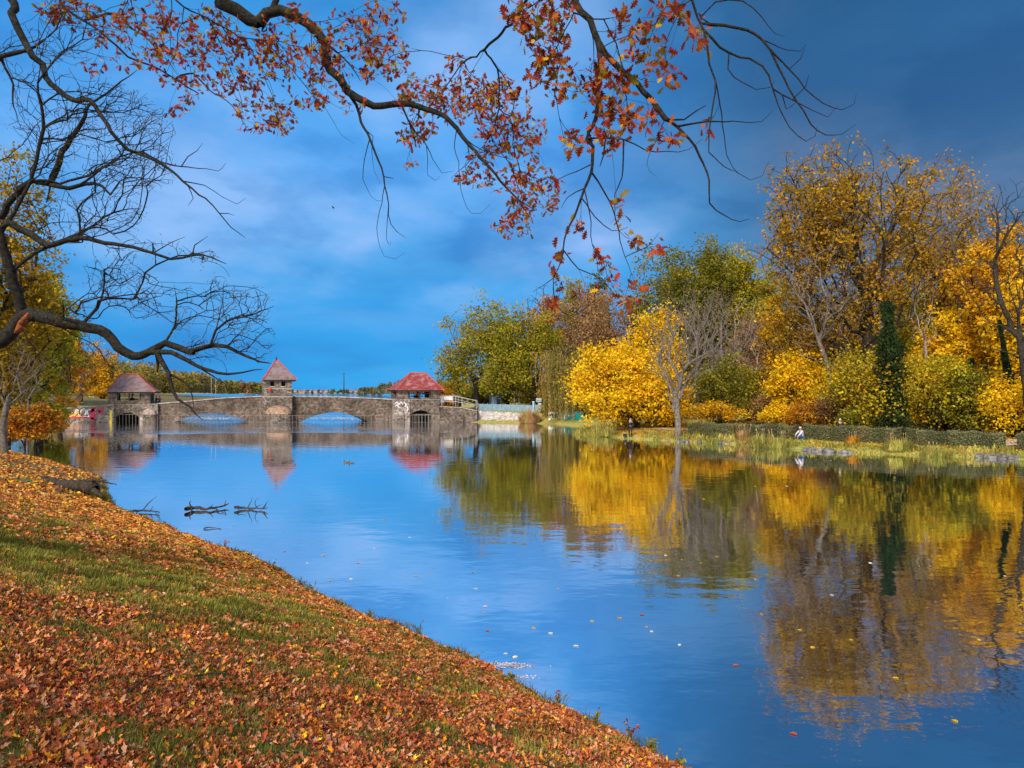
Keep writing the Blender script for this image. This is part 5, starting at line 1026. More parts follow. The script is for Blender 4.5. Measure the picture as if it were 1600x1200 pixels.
# ================================================================== PEOPLE, DUCKS, BIRD
def person(name, label, loc, rz, J, cols, scale=1.0, hat=None):
    """J: joint positions (local, metres) of a posed body; one skinned continuous surface"""
    root = empty(name, loc, label, 'person', rz=rz)
    order = [('pelvis', None, .125), ('waist', 'pelvis', .115), ('chest', 'waist', .15), ('neck', 'chest', .058), ('head0', 'neck', .075), ('head1', 'head0', .088), ('head2', 'head1', .07)]
    for s in 'lr':
        order += [('sh'+s, 'chest', .062), ('el'+s, 'sh'+s, .045), ('wr'+s, 'el'+s, .03), ('ha'+s, 'wr'+s, .034), ('hip'+s, 'pelvis', .095), ('kn'+s, 'hip'+s, .062), ('an'+s, 'kn'+s, .04), ('to'+s, 'an'+s, .036)]
    vs = []; es = []; rs = []; ix = {}
    for k_, p, r in order: ix[k_] = len(vs); vs.append(Vector(J[k_])*scale); rs.append(r*scale); es += [(ix[p], ix[k_])] if p else []
    for s in 'lr':       # five fingers of unequal length
        h = Vector(J['ha'+s]); w0 = Vector(J['wr'+s]); d = (h-w0).normalized(); sd = d.cross(Vector((0, 1, 0))); sd = sd.normalized() if sd.length > .1 else Vector((1, 0, 0))
        for q, (off, ln) in enumerate([(-.032, .07), (-.011, .08), (.011, .085), (.03, .065)]):
            a = h+sd*off+d*.02; b = a+d*ln*.55+Vector((0, -.01, 0)); c_ = b+d*ln*.4+Vector((0, -.025, 0))
            for j, pp_ in enumerate((a, b, c_)): vs.append(pp_*scale); rs.append(.0095*scale); es.append((ix['ha'+s] if j == 0 else len(vs)-2, len(vs)-1))
        a = h-d*.02-sd*.04; vs.append(a*scale); rs.append(.011*scale); es.append((ix['ha'+s], len(vs)-1)); vs.append((a+d*.04-sd*.012)*scale); rs.append(.01*scale); es.append((len(vs)-2, len(vs)-1))
    def skin(nm, v_, e_, r_, m_, fl):
        me = bpy.data.meshes.new(nm); me.from_pydata(v_, e_, []); ob = link(nm, me, m_, root); ob.modifiers.new('skin', 'SKIN').use_smooth_shade = True
        sv = me.skin_vertices[0].data
        for i, r in enumerate(r_): sv[i].radius = (r, r*fl)
        sv[0].use_root = True; q = ob.modifiers.new('sub', 'SUBSURF'); q.levels = q.render_levels = 2
        return ob
    skin('body', vs, es, rs, cols['skin'], .9)
    def cloth(nm, chain, rr, m_, extra=()):
        v2 = [Vector(J[c])*scale for c in chain]; e2 = [(i, i+1) for i in range(len(chain)-1)]; r2 = [r*scale for r in rr]
        for base, pts in extra:
            pr = base
            for c, r in pts: v2.append(Vector(J[c])*scale); r2.append(r*scale); e2.append((pr, len(v2)-1)); pr = len(v2)-1
        skin(nm, v2, e2, r2, m_, .86)
    cloth('jacket', ['pelvis', 'waist', 'chest'], [.15, .15, .175], cols['top'], [(2, [('shl', .085), ('ell', .065), ('wrl', .045)]), (2, [('shr', .085), ('elr', .065), ('wrr', .045)])])
    cloth('trousers', ['pelvis'], [.145], cols['leg'], [(0, [('hipl', .11), ('knl', .08), ('anl', .06)]), (0, [('hipr', .11), ('knr', .08), ('anr', .06)])])
    for s in 'lr':
        mb = MB(); a = Vector(J['an'+s]); t_ = Vector(J['to'+s]); mb.bar(a+Vector((0, 0, -.01)), t_, .05, 8, .042); mb.v = [tuple(Vector(v_)*scale) for v_ in mb.v]; mb.build('shoe', cols['shoe'], root, True)
    # head details
    hc = (Vector(J['head1'])+Vector(J['head0']))*.5; f = Vector(J.get('face', (0, -1, 0))).normalized(); up = (Vector(J['head2'])-Vector(J['head0'])).normalized(); sd = f.cross(up).normalized()
    def ball(c, r, mb): 
        k0 = len(mb.v); mb.lathe([(.001, -r)]+[(r*math.sin(t), -r*math.cos(t)) for t in np.linspace(.5, 2.64, 5)]+[(.001, r)], c, 8)
    mb = MB(); ball(hc+up*.035-f*.012, .105, mb); mb.v = [tuple(Vector(v_)*scale) if (Vector(v_)-hc).dot(up)-(Vector(v_)-hc).dot(f)*.75 > -.02 else tuple((hc+(Vector(v_)-hc)*.6)*scale) for v_ in mb.v]; mb.build('hair', cols['hair'], root, True)
    mb = MB(); mb.bar(hc+f*.075+up*.01, hc+f*.105-up*.02, .012, 6); mb.v = [tuple(Vector(v_)*scale) for v_ in mb.v]; mb.build('nose', cols['skin'], root, True)
    for q in (-1, 1):
        mb = MB(); ball(hc+f*.083+sd*.03*q+up*.02, .011, mb); mb.v = [tuple(Vector(v_)*scale) for v_ in mb.v]; mb.build('eye', cols['dark'], root, True)
        mb = MB(); ball(hc+sd*.085*q, .02, mb); mb.v = [tuple(Vector(v_)*scale) for v_ in mb.v]; mb.build('ear', cols['skin'], root, True)
    mb = MB(); mb.bar(hc+f*.085-up*.04-sd*.02, hc+f*.085-up*.04+sd*.02, .006, 5); mb.v = [tuple(Vector(v_)*scale) for v_ in mb.v]; mb.build('mouth', cols['lips'], root, True)
    return root
M['lips'] = plain('lips', (.35, .12, .1)); M['hair'] = plain('dark_hair', (.05, .03, .02)); M['hair_light'] = plain('grey_hair', (.4, .36, .32)); M['jacket_black'] = plain('black_cloth', (.015, .015, .018)); M['jacket_white'] = plain('pale_cloth', (.5, .46, .54), var=.08)
M['jeans'] = plain('blue_cloth', (.02, .09, .3)); M['strap_'] = plain('grey_cloth', (.3, .3, .33))
def cols(top, leg, hair='hair'): return dict(skin=M['skin'], top=M[top], leg=M[leg], shoe=M['black'], hair=M[hair], dark=M['black'], lips=M['lips'])
STAND = dict(pelvis=(0, 0, .95), waist=(0, .01, 1.12), chest=(0, 0, 1.35), neck=(0, -.01, 1.5), head0=(0, -.03, 1.57), head1=(0, -.035, 1.64), head2=(0, -.02, 1.71),
             shl=(-.19, 0, 1.42), ell=(-.26, -.06, 1.17), wrl=(-.12, -.26, 1.3), hal=(-.06, -.3, 1.38), shr=(.19, 0, 1.42), elr=(.26, -.06, 1.17), wrr=(.12, -.26, 1.3), har=(.06, -.3, 1.38),
             hipl=(-.1, 0, .9), knl=(-.11, -.02, .5), anl=(-.1, .02, .08), tol=(-.12, -.14, .04), hipr=(.1, 0, .9), knr=(.11, -.02, .5), anr=(.1, .02, .08), tor=(.12, -.14, .04))
CROUCH = dict(pelvis=(.12, 0, .34), waist=(.08, -.02, .5), chest=(-.02, -.05, .74), neck=(-.08, -.07, .88), head0=(-.11, -.09, .95), head1=(-.12, -.1, 1.02), head2=(-.12, -.09, 1.09), face=(-.8, -.5, -.2),
              shl=(-.06, -.23, .8), ell=(-.22, -.24, .6), wrl=(-.36, -.2, .44), hal=(-.4, -.18, .36), shr=(-.02, .13, .8), elr=(-.2, .16, .62), wrr=(-.36, .1, .48), har=(-.41, .06, .42),
              hipl=(.1, -.1, .33), knl=(-.24, -.16, .44), anl=(-.02, -.14, .08), tol=(-.2, -.15, .04), hipr=(.1, .1, .33), knr=(-.22, .14, .46), anr=(.02, .12, .08), tor=(-.16, .13, .04))
SIT = dict(pelvis=(0, .1, .5), waist=(0, .1, .66), chest=(0, .06, .9), neck=(0, .03, 1.05), head0=(0, 0, 1.12), head1=(0, -.01, 1.19), head2=(0, 0, 1.26),
           shl=(-.19, .05, .97), ell=(-.24, -.08, .74), wrl=(-.12, -.28, .68), hal=(-.07, -.34, .68), shr=(.19, .05, .97), elr=(.24, -.08, .74), wrr=(.12, -.28, .68), har=(.07, -.34, .68),
           hipl=(-.1, .08, .48), knl=(-.12, -.34, .5), anl=(-.12, -.3, .08), tol=(-.13, -.44, .04), hipr=(.1, .08, .48), knr=(.12, -.34, .5), anr=(.12, -.3, .08), tor=(.13, -.44, .04))
xp = (985-800)/F*61.3; zp = float(z_far(np.array([xp]), np.array([61.3]))[0])
person('person', 'person in black standing at the water edge holding a camera up', (xp, 61.3, zp), 0, STAND, cols('jacket_black', 'jacket_black'), 1.0)
cm = empty('camera_in_hands', (xp, 61.3-.34, zp+1.38), 'small camera held up by the standing person in black', 'camera'); co = tuple(cm.location)
m_ = MB(); m_.box(co[0]-.07, co[0]+.07, co[1]-.03, co[1]+.03, co[2]-.045, co[2]+.045); m_.build('body', M['strap_'], cm, False, co)
m_ = MB(); m_.bar((co[0], co[1]-.03, co[2]), (co[0], co[1]-.12, co[2]), .035, 10); m_.build('lens', M['black'], cm, False, co)
bgx = xp-.42; bgk = empty('shoulder_bag', (bgx, 61.4, zp), 'dark bag on the grass beside the standing person', 'bag'); bo_ = tuple(bgk.location)
m_ = MB(); m_.box(bgx-.2, bgx+.14, 61.3, 61.5, zp, zp+.28); b_ = m_.build('body', M['jacket_black'], bgk, False, bo_); bv = b_.modifiers.new('bev', 'BEVEL'); bv.width = .05; bv.segments = 3
m_ = MB(); m_.bar((bgx-.1, 61.4, zp+.28), (bgx-.03, 61.4, zp+.4), .012, 5); m_.bar((bgx-.03, 61.4, zp+.4), (bgx+.06, 61.4, zp+.28), .012, 5); m_.build('handle', M['strap_'], bgk, False, bo_)
xq = (1251-800)/F*51.6; zq_ = ground_z(xq, 51.6)
person('person', 'person in white top and blue trousers crouching on the bank', (xq, 51.6, zq_), .3, CROUCH, cols('jacket_white', 'jeans', 'hair_light'), 1.05)
xs_ = (1313-800)/F*52.2; zs_ = ground_z(xs_, 52.2)+.25
person('person', 'person in black with pale hair sitting behind the long hedge', (xs_, 52.2, zs_), 0, SIT, cols('jacket_black', 'jacket_black', 'hair_light'), 1.0)
m_ = MB(); sb = empty('bench', (xs_, 52.3, zs_-.3), 'bench under the seated person behind the long hedge', 'bench'); so = tuple(sb.location)
m_.box(xs_-.5, xs_+1.2, 52.15, 52.6, zs_+.35, zs_+.4); m_.build('seat', M['darkwood'], sb, False, so)
for q in (-.35, 1.0): m_ = MB(); m_.box(xs_+q-.05, xs_+q+.05, 52.2, 52.55, zs_-.4, zs_+.35); m_.build('leg', M['darkwood'], sb, False, so)
bx_ = xs_+.75; bb = empty('backpack', (bx_, 52.35, zs_+.4), 'dark rounded backpack on the bench beside the seated person', 'bag'); bo_ = tuple(bb.location)
m_ = MB(); m_.lathe([(.001, 0), (.26, .02), (.3, .18), (.26, .4), (.14, .52), (.001, .55)], (bx_, 52.35, zs_+.4), 14); m_.build('body', M['jacket_black'], bb, True, bo_)
m_ = MB(); m_.lathe([(.001, 0), (.12, .02), (.13, .12), (.1, .2), (.001, .22)], (bx_, 52.08, zs_+.45), 10); m_.build('pocket', M['jacket_black'], bb, True, bo_)
for px, top, lb in [(244, 'jacket_black', 'person in black walking behind the bridge parapet'), (249, 'magenta', 'person in red walking behind the bridge parapet')]:
    zz_ = XZ(0, 635, YB+2.5)[1]-.2; person('person', lb, (XZ(px, 0, YB+2.5)[0], YB+2.5, zz_), 1.6, STAND, cols(top, 'jeans'), .97)
def duck(px, py, label, rz, k=.6):
    Y = H0*F/(py-HY); x = (px-800)/F*Y; d = empty('duck', (x, Y, 0), label, 'duck', 'ducks on the water', rz); d.scale = (k, k, k)
    m_ = MB(); m_.lathe([(.001, -.27), (.05, -.22), (.1, -.1), (.125, .03), (.1, .16), (.05, .22), (.001, .24)], (0, 0, 0), 12); m_.v = [(z_*1.15, x_*1.0, y_*.75+.05+.25*max(0, -z_-.12)) for x_, y_, z_ in m_.v]; m_.build('body', M['duck'], d, True)
    m_ = MB(); m_.bar((.2, 0, .08), (.23, 0, .22), .042, 8, .035); m_.lathe([(.001, -.055), (.04, -.035), (.055, 0), (.04, .04), (.001, .055)], (.25, 0, .24), 10); m_.build('head', M['duckhead'], d, True)
    m_ = MB(); m_.bar((.29, 0, .235), (.37, 0, .22), .02, 6, .014); m_.build('bill', M['yellow'], d, True)
M['duck'] = plain('duck_feathers', (.12, .09, .07)); M['duckhead'] = plain('duck_head', (.02, .05, .035))
duck(541, 723, 'left one of the two ducks swimming in mid river', math.pi); duck(549, 724, 'right one of the two ducks swimming in mid river', math.pi)
bp_ = at(521, 325, 90); bd = empty('bird', bp_, 'tiny dark bird flying in the open sky', 'bird')
m_ = MB(); m_.lathe([(.001, -.22), (.05, -.1), (.06, .05), (.03, .17), (.001, .2)], (0, 0, 0), 8); m_.v = [(z_, x_, y_) for x_, y_, z_ in m_.v]; m_.build('body', M['jacket_black'], bd, True)
for s in (-1, 1):
    m_ = MB(); m_.add([(.08, 0, .02), (-.08, 0, .02), (-.12, s*.3, .16), (-.16, s*.55, .1), (-.02, s*.3, .17), (.08, 0, .05), (-.08, 0, .05), (-.12, s*.3, .18), (-.16, s*.55, .11), (-.02, s*.3, .19)], [(0, 1, 2, 3, 4), (9, 8, 7, 6, 5), (0, 4, 9, 5), (4, 3, 8, 9), (3, 2, 7, 8), (2, 1, 6, 7)]); m_.build('wing', M['jacket_black'], bd)

# ================================================================== NEAR BANK: litter, grass, weeds
def litter():
    # even cover in screen terms: choose distance with density falling off, then keep what lies on the bank
    n = 520000; Y = 1.9*np.exp(rng.random(n)*math.log(40/1.9)); Y = np.where(rng.random(n) < .5, rng.uniform(2, 20, n), Y); x = -Y*.92+rng.random(n)*(Y*.92+5.5)
    s = sdist(x, Y, near_poly); kp = (s > .12)
    # thin out inside the grassy patches
    z = z_near(x, Y); px, py = 800+x/Y*F, HY-(z-H0)/Y*F
    band = np.exp(-((py-(855+.27*px))/42)**2)*np.clip((560-px)/200, 0, 1)
    patch = np.clip((np.sin(x*3.1+1+np.sin(Y*1.9))*np.cos(Y*2.7)+.6*np.sin(x*1.3-Y*1.9)+np.sin(x*5.7+Y*4.9)*.8+np.sin(x*11.1-Y*9.7)*.7)*.5+.12, 0, 1)
    kp &= rng.random(n) > np.clip(band*.45+patch*.8+.2, 0, .85)*np.clip((s-.4)/1.2, 0, 1)
    x = x[kp]; Y = Y[kp]; z = z[kp]; s = s[kp]; n = len(x)
    kp = s > .03+.3*rng.random(n)**2; x, Y, z, s = x[kp], Y[kp], z[kp], s[kp]; n = len(x)
    near = Y < 7.0+rng.random(n)*1.2
    for nm, sel in (('near', near), ('far', ~near)):
        X_, Y_, Z_ = x[sel], Y[sel], z[sel]; m = len(X_)
        Cn = np.stack([X_, Y_, Z_+.008+rng.random(m)*.03], 1)
        if nm == 'near':
            L_ = .034*rng.uniform(.45, 1.6, m); a = rng.uniform(0, 6.28, m); tilt = rng.normal(size=m)*.32
            u = np.stack([np.cos(a)*np.cos(tilt), np.sin(a)*np.cos(tilt), np.sin(tilt)], 1); nr = unit(np.stack([rng.normal(size=m)*.5, rng.normal(size=m)*.5-.1, np.ones(m)], 1))
            V, Fc, q = leaf_shapes(Cn, u, nr, L_, RAG, 1.1, 1.1)
        else:
            sz = .055*rng.uniform(.6, 1.4, m)*np.clip(Y_/9, 1, 2.4); V, Fc = leaf_quads(Cn, sz, sz*.75, .9); q = 1
        c = pick('litter', m); g = np.clip((Y_-9)/12, 0, 1)*.8; isg = rng.random(m) < g; c[isg] = pick('littergold', int(isg.sum())); c *= rng.uniform(.6, 1.25, (m, 1))
        tag(obj('leaf_litter', V, Fc, M['litter'], tint=np.repeat(c, q, 0)), 'carpet of fallen red brown leaves on the near bank' if nm == 'near' else 'golden brown fallen leaves farther along the near bank', 'leaves', kind='stuff')
RAG = [(0, .03), (.18, .30), (.38, .14), (.6, .38), (.8, .12), (1.0, .04)]
PAL['litter'] = [(4, (.42, .09, .03)), (4, (.56, .16, .05)), (3, (.28, .055, .025)), (2.5, (.64, .26, .11)), (1.6, (.72, .27, .02)), (.35, (.8, .5, .02)), (1, (.14, .05, .03)), (2, (.52, .28, .18))]
PAL['littergold'] = [(4, (.60, .27, .03)), (3, (.5, .17, .03)), (2, (.72, .40, .04)), (3, (.36, .12, .03)), (1, (.6, .36, .14))]
PAL['turf'] = [(4, (.20, .20, .025)), (3, (.30, .28, .04)), (2, (.10, .13, .02)), (2.2, (.42, .36, .08))]
litter()
def turf():
    n = 600000; Y = rng.uniform(2, 18, n)**1.0; x = -Y*.92+rng.random(n)*(Y*.92+5); s = sdist(x, Y, near_poly); z = z_near(x, Y); px, py = 800+x/Y*F, HY-(z-H0)/Y*F
    band = np.exp(-((py-(855+.27*px))/48)**2)*np.clip((580-px)/200, 0, 1)
    patch = np.clip((np.sin(x*3.1+1+np.sin(Y*1.9))*np.cos(Y*2.7)+.6*np.sin(x*1.3-Y*1.9)+np.sin(x*5.7+Y*4.9)*.8+np.sin(x*11.1-Y*9.7)*.7)*.5+.12, 0, 1)
    kp = (s > .25) & (rng.random(n) < np.clip(band*.45+patch*.8+.38, 0, 1)); x, Y, z, s = x[kp], Y[kp], z[kp], s[kp]; band = band[kp]; n = len(x)
    cl = (np.abs(np.floor(x*2.2)*13+np.floor(Y*2.2)*7).astype(int)) % 211; h = rng.uniform(.02, .06, n)*(1+band*.4)*(rng.uniform(.6, 1.5, 211)[cl]); a = rng.uniform(0, 6.28, n); ln = rng.uniform(.2, 1.0, n)
    b = np.stack([x, Y, z], 1); t = b+np.stack([np.cos(a)*ln*h, np.sin(a)*ln*h, h], 1); sd_ = np.stack([-np.sin(a), np.cos(a), a*0], 1)*rng.uniform(.002, .0045, n)[:, None]*np.clip(Y/5, 1, 2.2)[:, None]; m_ = b*.5+t*.5+np.array([0, 0, .15])*h[:, None]
    V = np.stack([b-sd_, m_-sd_*.8, t, m_+sd_*.8, ], 1).reshape(-1, 3)
    tag(obj('grass', V, np.arange(4*n).reshape(-1, 4), M['grass'], tint=tints('turf', cl, .35)), 'short green grass growing through the fallen leaves', 'grass', kind='stuff')
turf()
def shore_fringe():
    P = np.array([p for p in near_shore if 5.5 < p[1] < 45], float); seg = np.linalg.norm(np.diff(P, axis=0), axis=1); n = 26000; k = rng.choice(len(seg), n, p=seg**.5/np.sum(seg**.5)); t = rng.random(n); b = P[k]*(1-t[:, None])+P[k+1]*t[:, None]
    d = unit(P[k+1]-P[k]); nn = np.stack([-d[:, 1], d[:, 0]], 1); inn = sdist(b[:, 0]+nn[:, 0]*.3, b[:, 1]+nn[:, 1]*.3, near_poly) > 0; nn[~inn] *= -1
    p = b+nn*(rng.random(n)*.5-.08)[:, None]; cell = (np.abs(np.floor(p[:, 0]*3)*17+np.floor(p[:, 1]*3)*5).astype(int)) % 131; dens = np.clip(rng.uniform(-.7, 1, 131), 0, 1)[cell]; kp = rng.random(n) < dens; p = p[kp]; cell = cell[kp]; n = len(p)
    h = rng.uniform(.04, .16, n)*rng.uniform(.5, 1.5, 131)[cell]; a = rng.uniform(0, 6.28, n); ln = rng.uniform(.3, 1.2, n); B = np.stack([p[:, 0], p[:, 1], np.maximum(z_near(p[:, 0], p[:, 1]), 0)-.01], 1); T_ = B+np.stack([np.cos(a)*ln*h, np.sin(a)*ln*h, h*.8], 1)
    sd_ = np.stack([-np.sin(a), np.cos(a), a*0], 1)*.003*np.clip(p[:, 1]/7, 1, 3)[:, None]; m_ = B*.45+T_*.55+np.array([0, 0, .2])*h[:, None]; V = np.stack([B-sd_, m_-sd_, T_, m_+sd_], 1).reshape(-1, 3)
    tag(obj('shore_grass', V, np.arange(4*n).reshape(-1, 4), M['grass'], tint=tints('shoregrass', cell, .4)), 'ragged grass hanging over the near waterline', 'grass', kind='stuff')
PAL['shoregrass'] = [(4, (.10, .11, .02)), (3, (.18, .16, .03)), (2, (.05, .06, .015)), (2, (.25, .14, .05))]
shore_fringe()
def weed(px, py, h, label, n=7, red=False):
    """thin stems with small leaves at the near water edge; (px,py) = its foot on the waterline"""
    Y = H0*F/(py-HY)*.985; x = (px-800)/F*Y; z = float(z_near(np.array([x]), np.array([Y]))[0]); z = max(z, 0.0); o = (x, Y, z-.02); root = empty('weed_plant', o, label, 'plant', 'weeds on the near water edge'); S = Skel(); S.path([(x, Y, z-.03), (x, Y, z+.03)], .006, .004, None, .03)
    for i in range(n):
        a = rng.uniform(0, 6.28); l = h*rng.uniform(.5, 1.1); d = np.array([np.cos(a), np.sin(a)])*l*rng.uniform(.1, .7); S.path([(x, Y, z), (x+d[0]*.4, Y+d[1]*.4, z+l*.6), (x+d[0], Y+d[1], z+l*rng.uniform(.7, 1))], .0035, .0012, 'near', .05, .004)
    S.finish(.0012); V, Fc = S.tubes(); obj('stem', V, Fc, M['bark_near'], root, o)
    m = n*9; k = rng.integers(3, len(S.P), m); Cn = S.P[k]; V, Fc, q = leaf_shapes(Cn, rng.normal(size=(m, 3)), rng.normal(size=(m, 3))+[0, 0, 1], rng.uniform(.02, .05, m), SIMPLE)
    c = pick('red' if red else 'olive', m); obj('leaves', V, Fc, M['near_leaf'], root, o, tint=np.repeat(c, q, 0))
for i, (px, py, h, lb, rd) in enumerate([(350, 862, .3, 'single reddish weed sprig standing against the blue water', 1), (425, 890, .22, 'low weed on the bank edge left of the leafless tuft', 0), (488, 925, .3, 'wiry weed by the first bend of the near shore', 0), (578, 968, .2, 'small weed midway down the near shore', 0), (655, 992, .34, 'leafless spiky tuft sticking up in mid shore', 0), (745, 1035, .16, 'short weed beside the pale water scum', 0),
                                         (800, 1062, .18, 'green weed right of the pale water scum', 0), (872, 1096, .2, 'reddish weed above the lower bank', 1), (930, 1125, .22, 'weed before the last stretch of shore', 0), (984, 1150, .26, 'leafy weed with red leaf near the bottom edge', 1), (1020, 1172, .24, 'tall thin weed near the bottom edge', 0), (1062, 1192, .16, 'creeping weed at the bottom tip of the bank', 0)]):
    weed(px, py, h, lb, 9, bool(rd))
# driftwood log on the bank
def gnarl(name, label, pts, rads, cat, subs=(), z_off=0, m='wood'):
    P = [np.array(p) for p in pts]; o = tuple(P[0]); root = empty(name, o, label, cat); S = Skel(); S.path(P, rads[0], rads[1], None, .08, .012)
    for sp, sr_ in subs: S.path(sp, sr_[0], sr_[1], 'near', .08, .012)
    S.finish(.004); S.r = S.r*(1+.22*np.sin(np.arange(len(S.r))*1.7)*np.cos(np.arange(len(S.r))*.61)); V, Fc = S.tubes(); obj('wood', V, Fc, M[m], root, o, smooth=True); return root
def ga(px, py, Y): return at(px, py, Y)+np.array([0, 0, .13])
gnarl('driftwood_log', 'dark gnarled log lying on the leafy bank by the water', [ga(50, 762, 26), ga(70, 756, 25.8), ga(95, 764, 25.5), ga(120, 764, 25.2), ga(150, 770, 25)], (.15, .24), 'log',
      [([ga(120, 762, 25.2), ga(142, 756, 25), ga(160, 758, 24.6), ga(182, 763, 24.3)], (.07, .015)), ([ga(140, 766, 25), ga(150, 775, 24.8), ga(160, 782, 24.6)], (.14, .06)), ([ga(90, 762, 25.5), ga(84, 770, 25.3), ga(86, 776, 25)], (.08, .04))])
def wl(px, py, dz=0.0):
    Y = H0*F/(py-HY); return np.array([(px-800)/F*Y, Y, dz])
gnarl('floating_branch', 'longest dead branch floating in the calm water', [wl(290, 800, .1), wl(305, 797, .08), wl(325, 798, .06), wl(345, 795, .08), wl(357, 792, .12)], (.07, .02), 'branch',
      [([wl(300, 798, .06), wl(298, 804, 0), wl(297, 812, -.02)], (.03, .01)), ([wl(300, 798, .06), wl(296, 797, .25), wl(298, 797, .33)], (.04, .012)), ([wl(335, 797, .06), wl(345, 801, .03), wl(354, 803, .02)], (.03, .008)), ([wl(330, 798, .06), wl(334, 798, .25)], (.02, .006)), ([wl(350, 794, .1), wl(352, 794, .3)], (.015, .005))])
gnarl('floating_branch', 'twiggy dead branch floating right of the longest one', [wl(366, 797, .1), wl(380, 796, .06), wl(400, 797, .05), wl(419, 798, .1)], (.05, .015), 'branch',
      [([wl(385, 797, .05), wl(392, 797, .3), wl(394, 797, .45)], (.02, .006)), ([wl(400, 797, .05), wl(398, 797, .3), wl(404, 797, .42)], (.018, .005)), ([wl(412, 797, .06), wl(418, 797, .3)], (.025, .01)), ([wl(370, 797, .08), wl(372, 800, .1), wl(385, 803, .02)], (.02, .006)), ([wl(395, 797, .05), wl(410, 793, .12)], (.015, .005))])
gnarl('floating_branch', 'tangle of dead twigs at the foot of the leafy bank', [wl(198, 803, .05), wl(215, 801, .08), wl(232, 801, .06), wl(250, 803, .04)], (.05, .015), 'branch',
      [([wl(225, 801, .08), wl(232, 800, .3), wl(245, 797, .5)], (.02, .006)), ([wl(215, 801, .08), wl(210, 806, .02), wl(204, 808, .02)], (.02, .008)), ([wl(235, 801, .06), wl(240, 801, .25)], (.015, .005)), ([wl(240, 802, .05), wl(248, 808, .02), wl(252, 814, .01)], (.012, .005))])
gnarl('floating_stick', 'thin stick floating alone below the twiggy branch', [wl(318, 827, .02), wl(332, 826, .03), wl(346, 827, .01)], (.02, .008), 'stick')
tuft(118, 26.0, .5, .9, 'olive', 'greyish grass tuft growing behind the dark gnarled log', 'grass_tussock', 420)
tuft(150, 25.0, .4, .5, 'olive', 'small grass tuft right of the dark gnarled log', 'grass_tussock', 260)
tw0 = None
for i in range(26):
    Y = float(rng.uniform(3.2, 11)); x = float(-Y*rng.uniform(-.25, .7)); z = float(z_near(np.array([x]), np.array([Y]))[0])
    if float(sdist(np.array([x]), np.array([Y]), near_poly)[0]) < .4: continue
    if tw0 is None or i % 7 == 0:
        S = Skel(); L1 = .28; S.path([(0, 0, 0), (L1*.5, .02, .015), (L1, -.01, .005)], .006, .0025, None, .04, .004); S.path([(L1*.45, .02, .01), (L1*.7, .07, .02), (L1*.8, .12, .01)], .004, .0015, 'near', .03, .003); S.finish(.001); V, Fc = S.tubes(); tw0 = np_mesh('fallen_twig', V, Fc); tw0.materials.append(M['wood'])
    o = bpy.data.objects.new('fallen_twig', tw0); C.objects.link(o); o.location = (x, Y, z+.035); q_ = float(rng.uniform(.6, 1.7)); o.scale = (q_, q_, q_); o.rotation_euler = (float(rng.normal()*.1), float(rng.normal()*.15), float(rng.uniform(0, 6))); tag(o, 'thin dark twig lying among the fallen leaves', 'twig', 'twigs fallen on the near bank')
# floating leaves: individuals
spots = [(545, 723+60), (585, 857), (548, 905), (670, 898), (738, 895), (743, 891), (650, 900), (758, 948), (743, 920), (872, 920), (1003, 961), (968, 966), (1010, 980), (1018, 987), (1062, 1008), (756, 957), (762, 986), (834, 982), (925, 971), (790, 1022), (805, 1027), (1270, 1012), (1240, 1147), (1492, 1127), (1120, 870), (1180, 905), (1040, 868), (1065, 875),
         (1080, 888), (1060, 900), (1095, 880), (1300, 930), (1360, 880), (1330, 1000), (1450, 950), (1500, 870), (1100, 780), (1230, 760), (1298, 720), (1372, 732), (1290, 722), (1180, 760), (600, 812), (640, 840), (480, 880), (515, 908), (445, 862), (505, 868), (560, 880), (700, 935), (860, 990), (1400, 1060), (1150, 1040), (1190, 960), (1250, 985), (900, 1010), (1570, 900), (1530, 1000), (820, 850), (900, 820)]
fl = None
V, Fc, q = leaf_shapes(np.zeros((1, 3)), np.array([[1., 0, 0]]), np.array([[0, 0, 1.]]), .13, MAP, .15, .2)
variants = []
for c in ((.75, .7, .6), (.6, .35, .03), (.4, .08, .03), (.6, .6, .62)):
    variants.append(np_mesh('floating_leaf', V-[.06, 0, 0], Fc, np.tile(c, (len(Fc), 1))))
for me_ in variants: me_.materials.append(M['litter'])
for i, (px, py) in enumerate(spots):
    o = bpy.data.objects.new('floating_leaf', variants[[1, 3, 0, 1, 2, 1][i % 6]]); C.objects.link(o); o.location = wl(px, py, .008); sc = float(rng.uniform(.7, 1.4))*(.6+max(0, (900-py))/300); o.scale = (sc, sc, sc*.6); o.rotation_euler = (0, 0, float(rng.uniform(0, 6)))
    tag(o, 'small fallen leaf floating on the open water', 'leaf', 'leaves floating on the river')
def scum(name, label, cx, cy, rx, ry, n, size, pal):
    a = rng.normal(size=(n, 2)); p = np.array([wl(cx+u*rx, cy+v_*ry, .006) for u, v_ in a]); p[:, 2] += rng.random(n)*.004; u = rng.uniform(0, 6.28, n); U = np.stack([np.cos(u), np.sin(u), u*0], 1); sz = size*rng.uniform(.4, 1.2, n)*1.0
    V, Fc, q = leaf_shapes(p, U, np.tile([0, 0, 1.], (n, 1)), sz, SIMPLE, .05, .05); c = pick(pal, n); tag(obj(name, V, Fc, M['litter'], tint=np.repeat(c, q, 0)), label, 'debris', kind='stuff')
PAL['scum'] = [(4, (.6, .6, .65)), (2, (.5, .3, .25)), (1, (.5, .12, .05))]
scum('leaf_scum', 'pale foam and leaf fragments drifting at the near shore', 792, 1040, 16, 2.2, 160, .05, 'scum')
scum('leaf_scum', 'faint streak of leaf fragments below the first foam patch', 815, 1058, 14, 1.2, 40, .05, 'scum')
scum('leaf_scum', 'drifting leaf debris in front of the left gatehouse', 215, 690, 70, 6, 700, .16, 'scum')
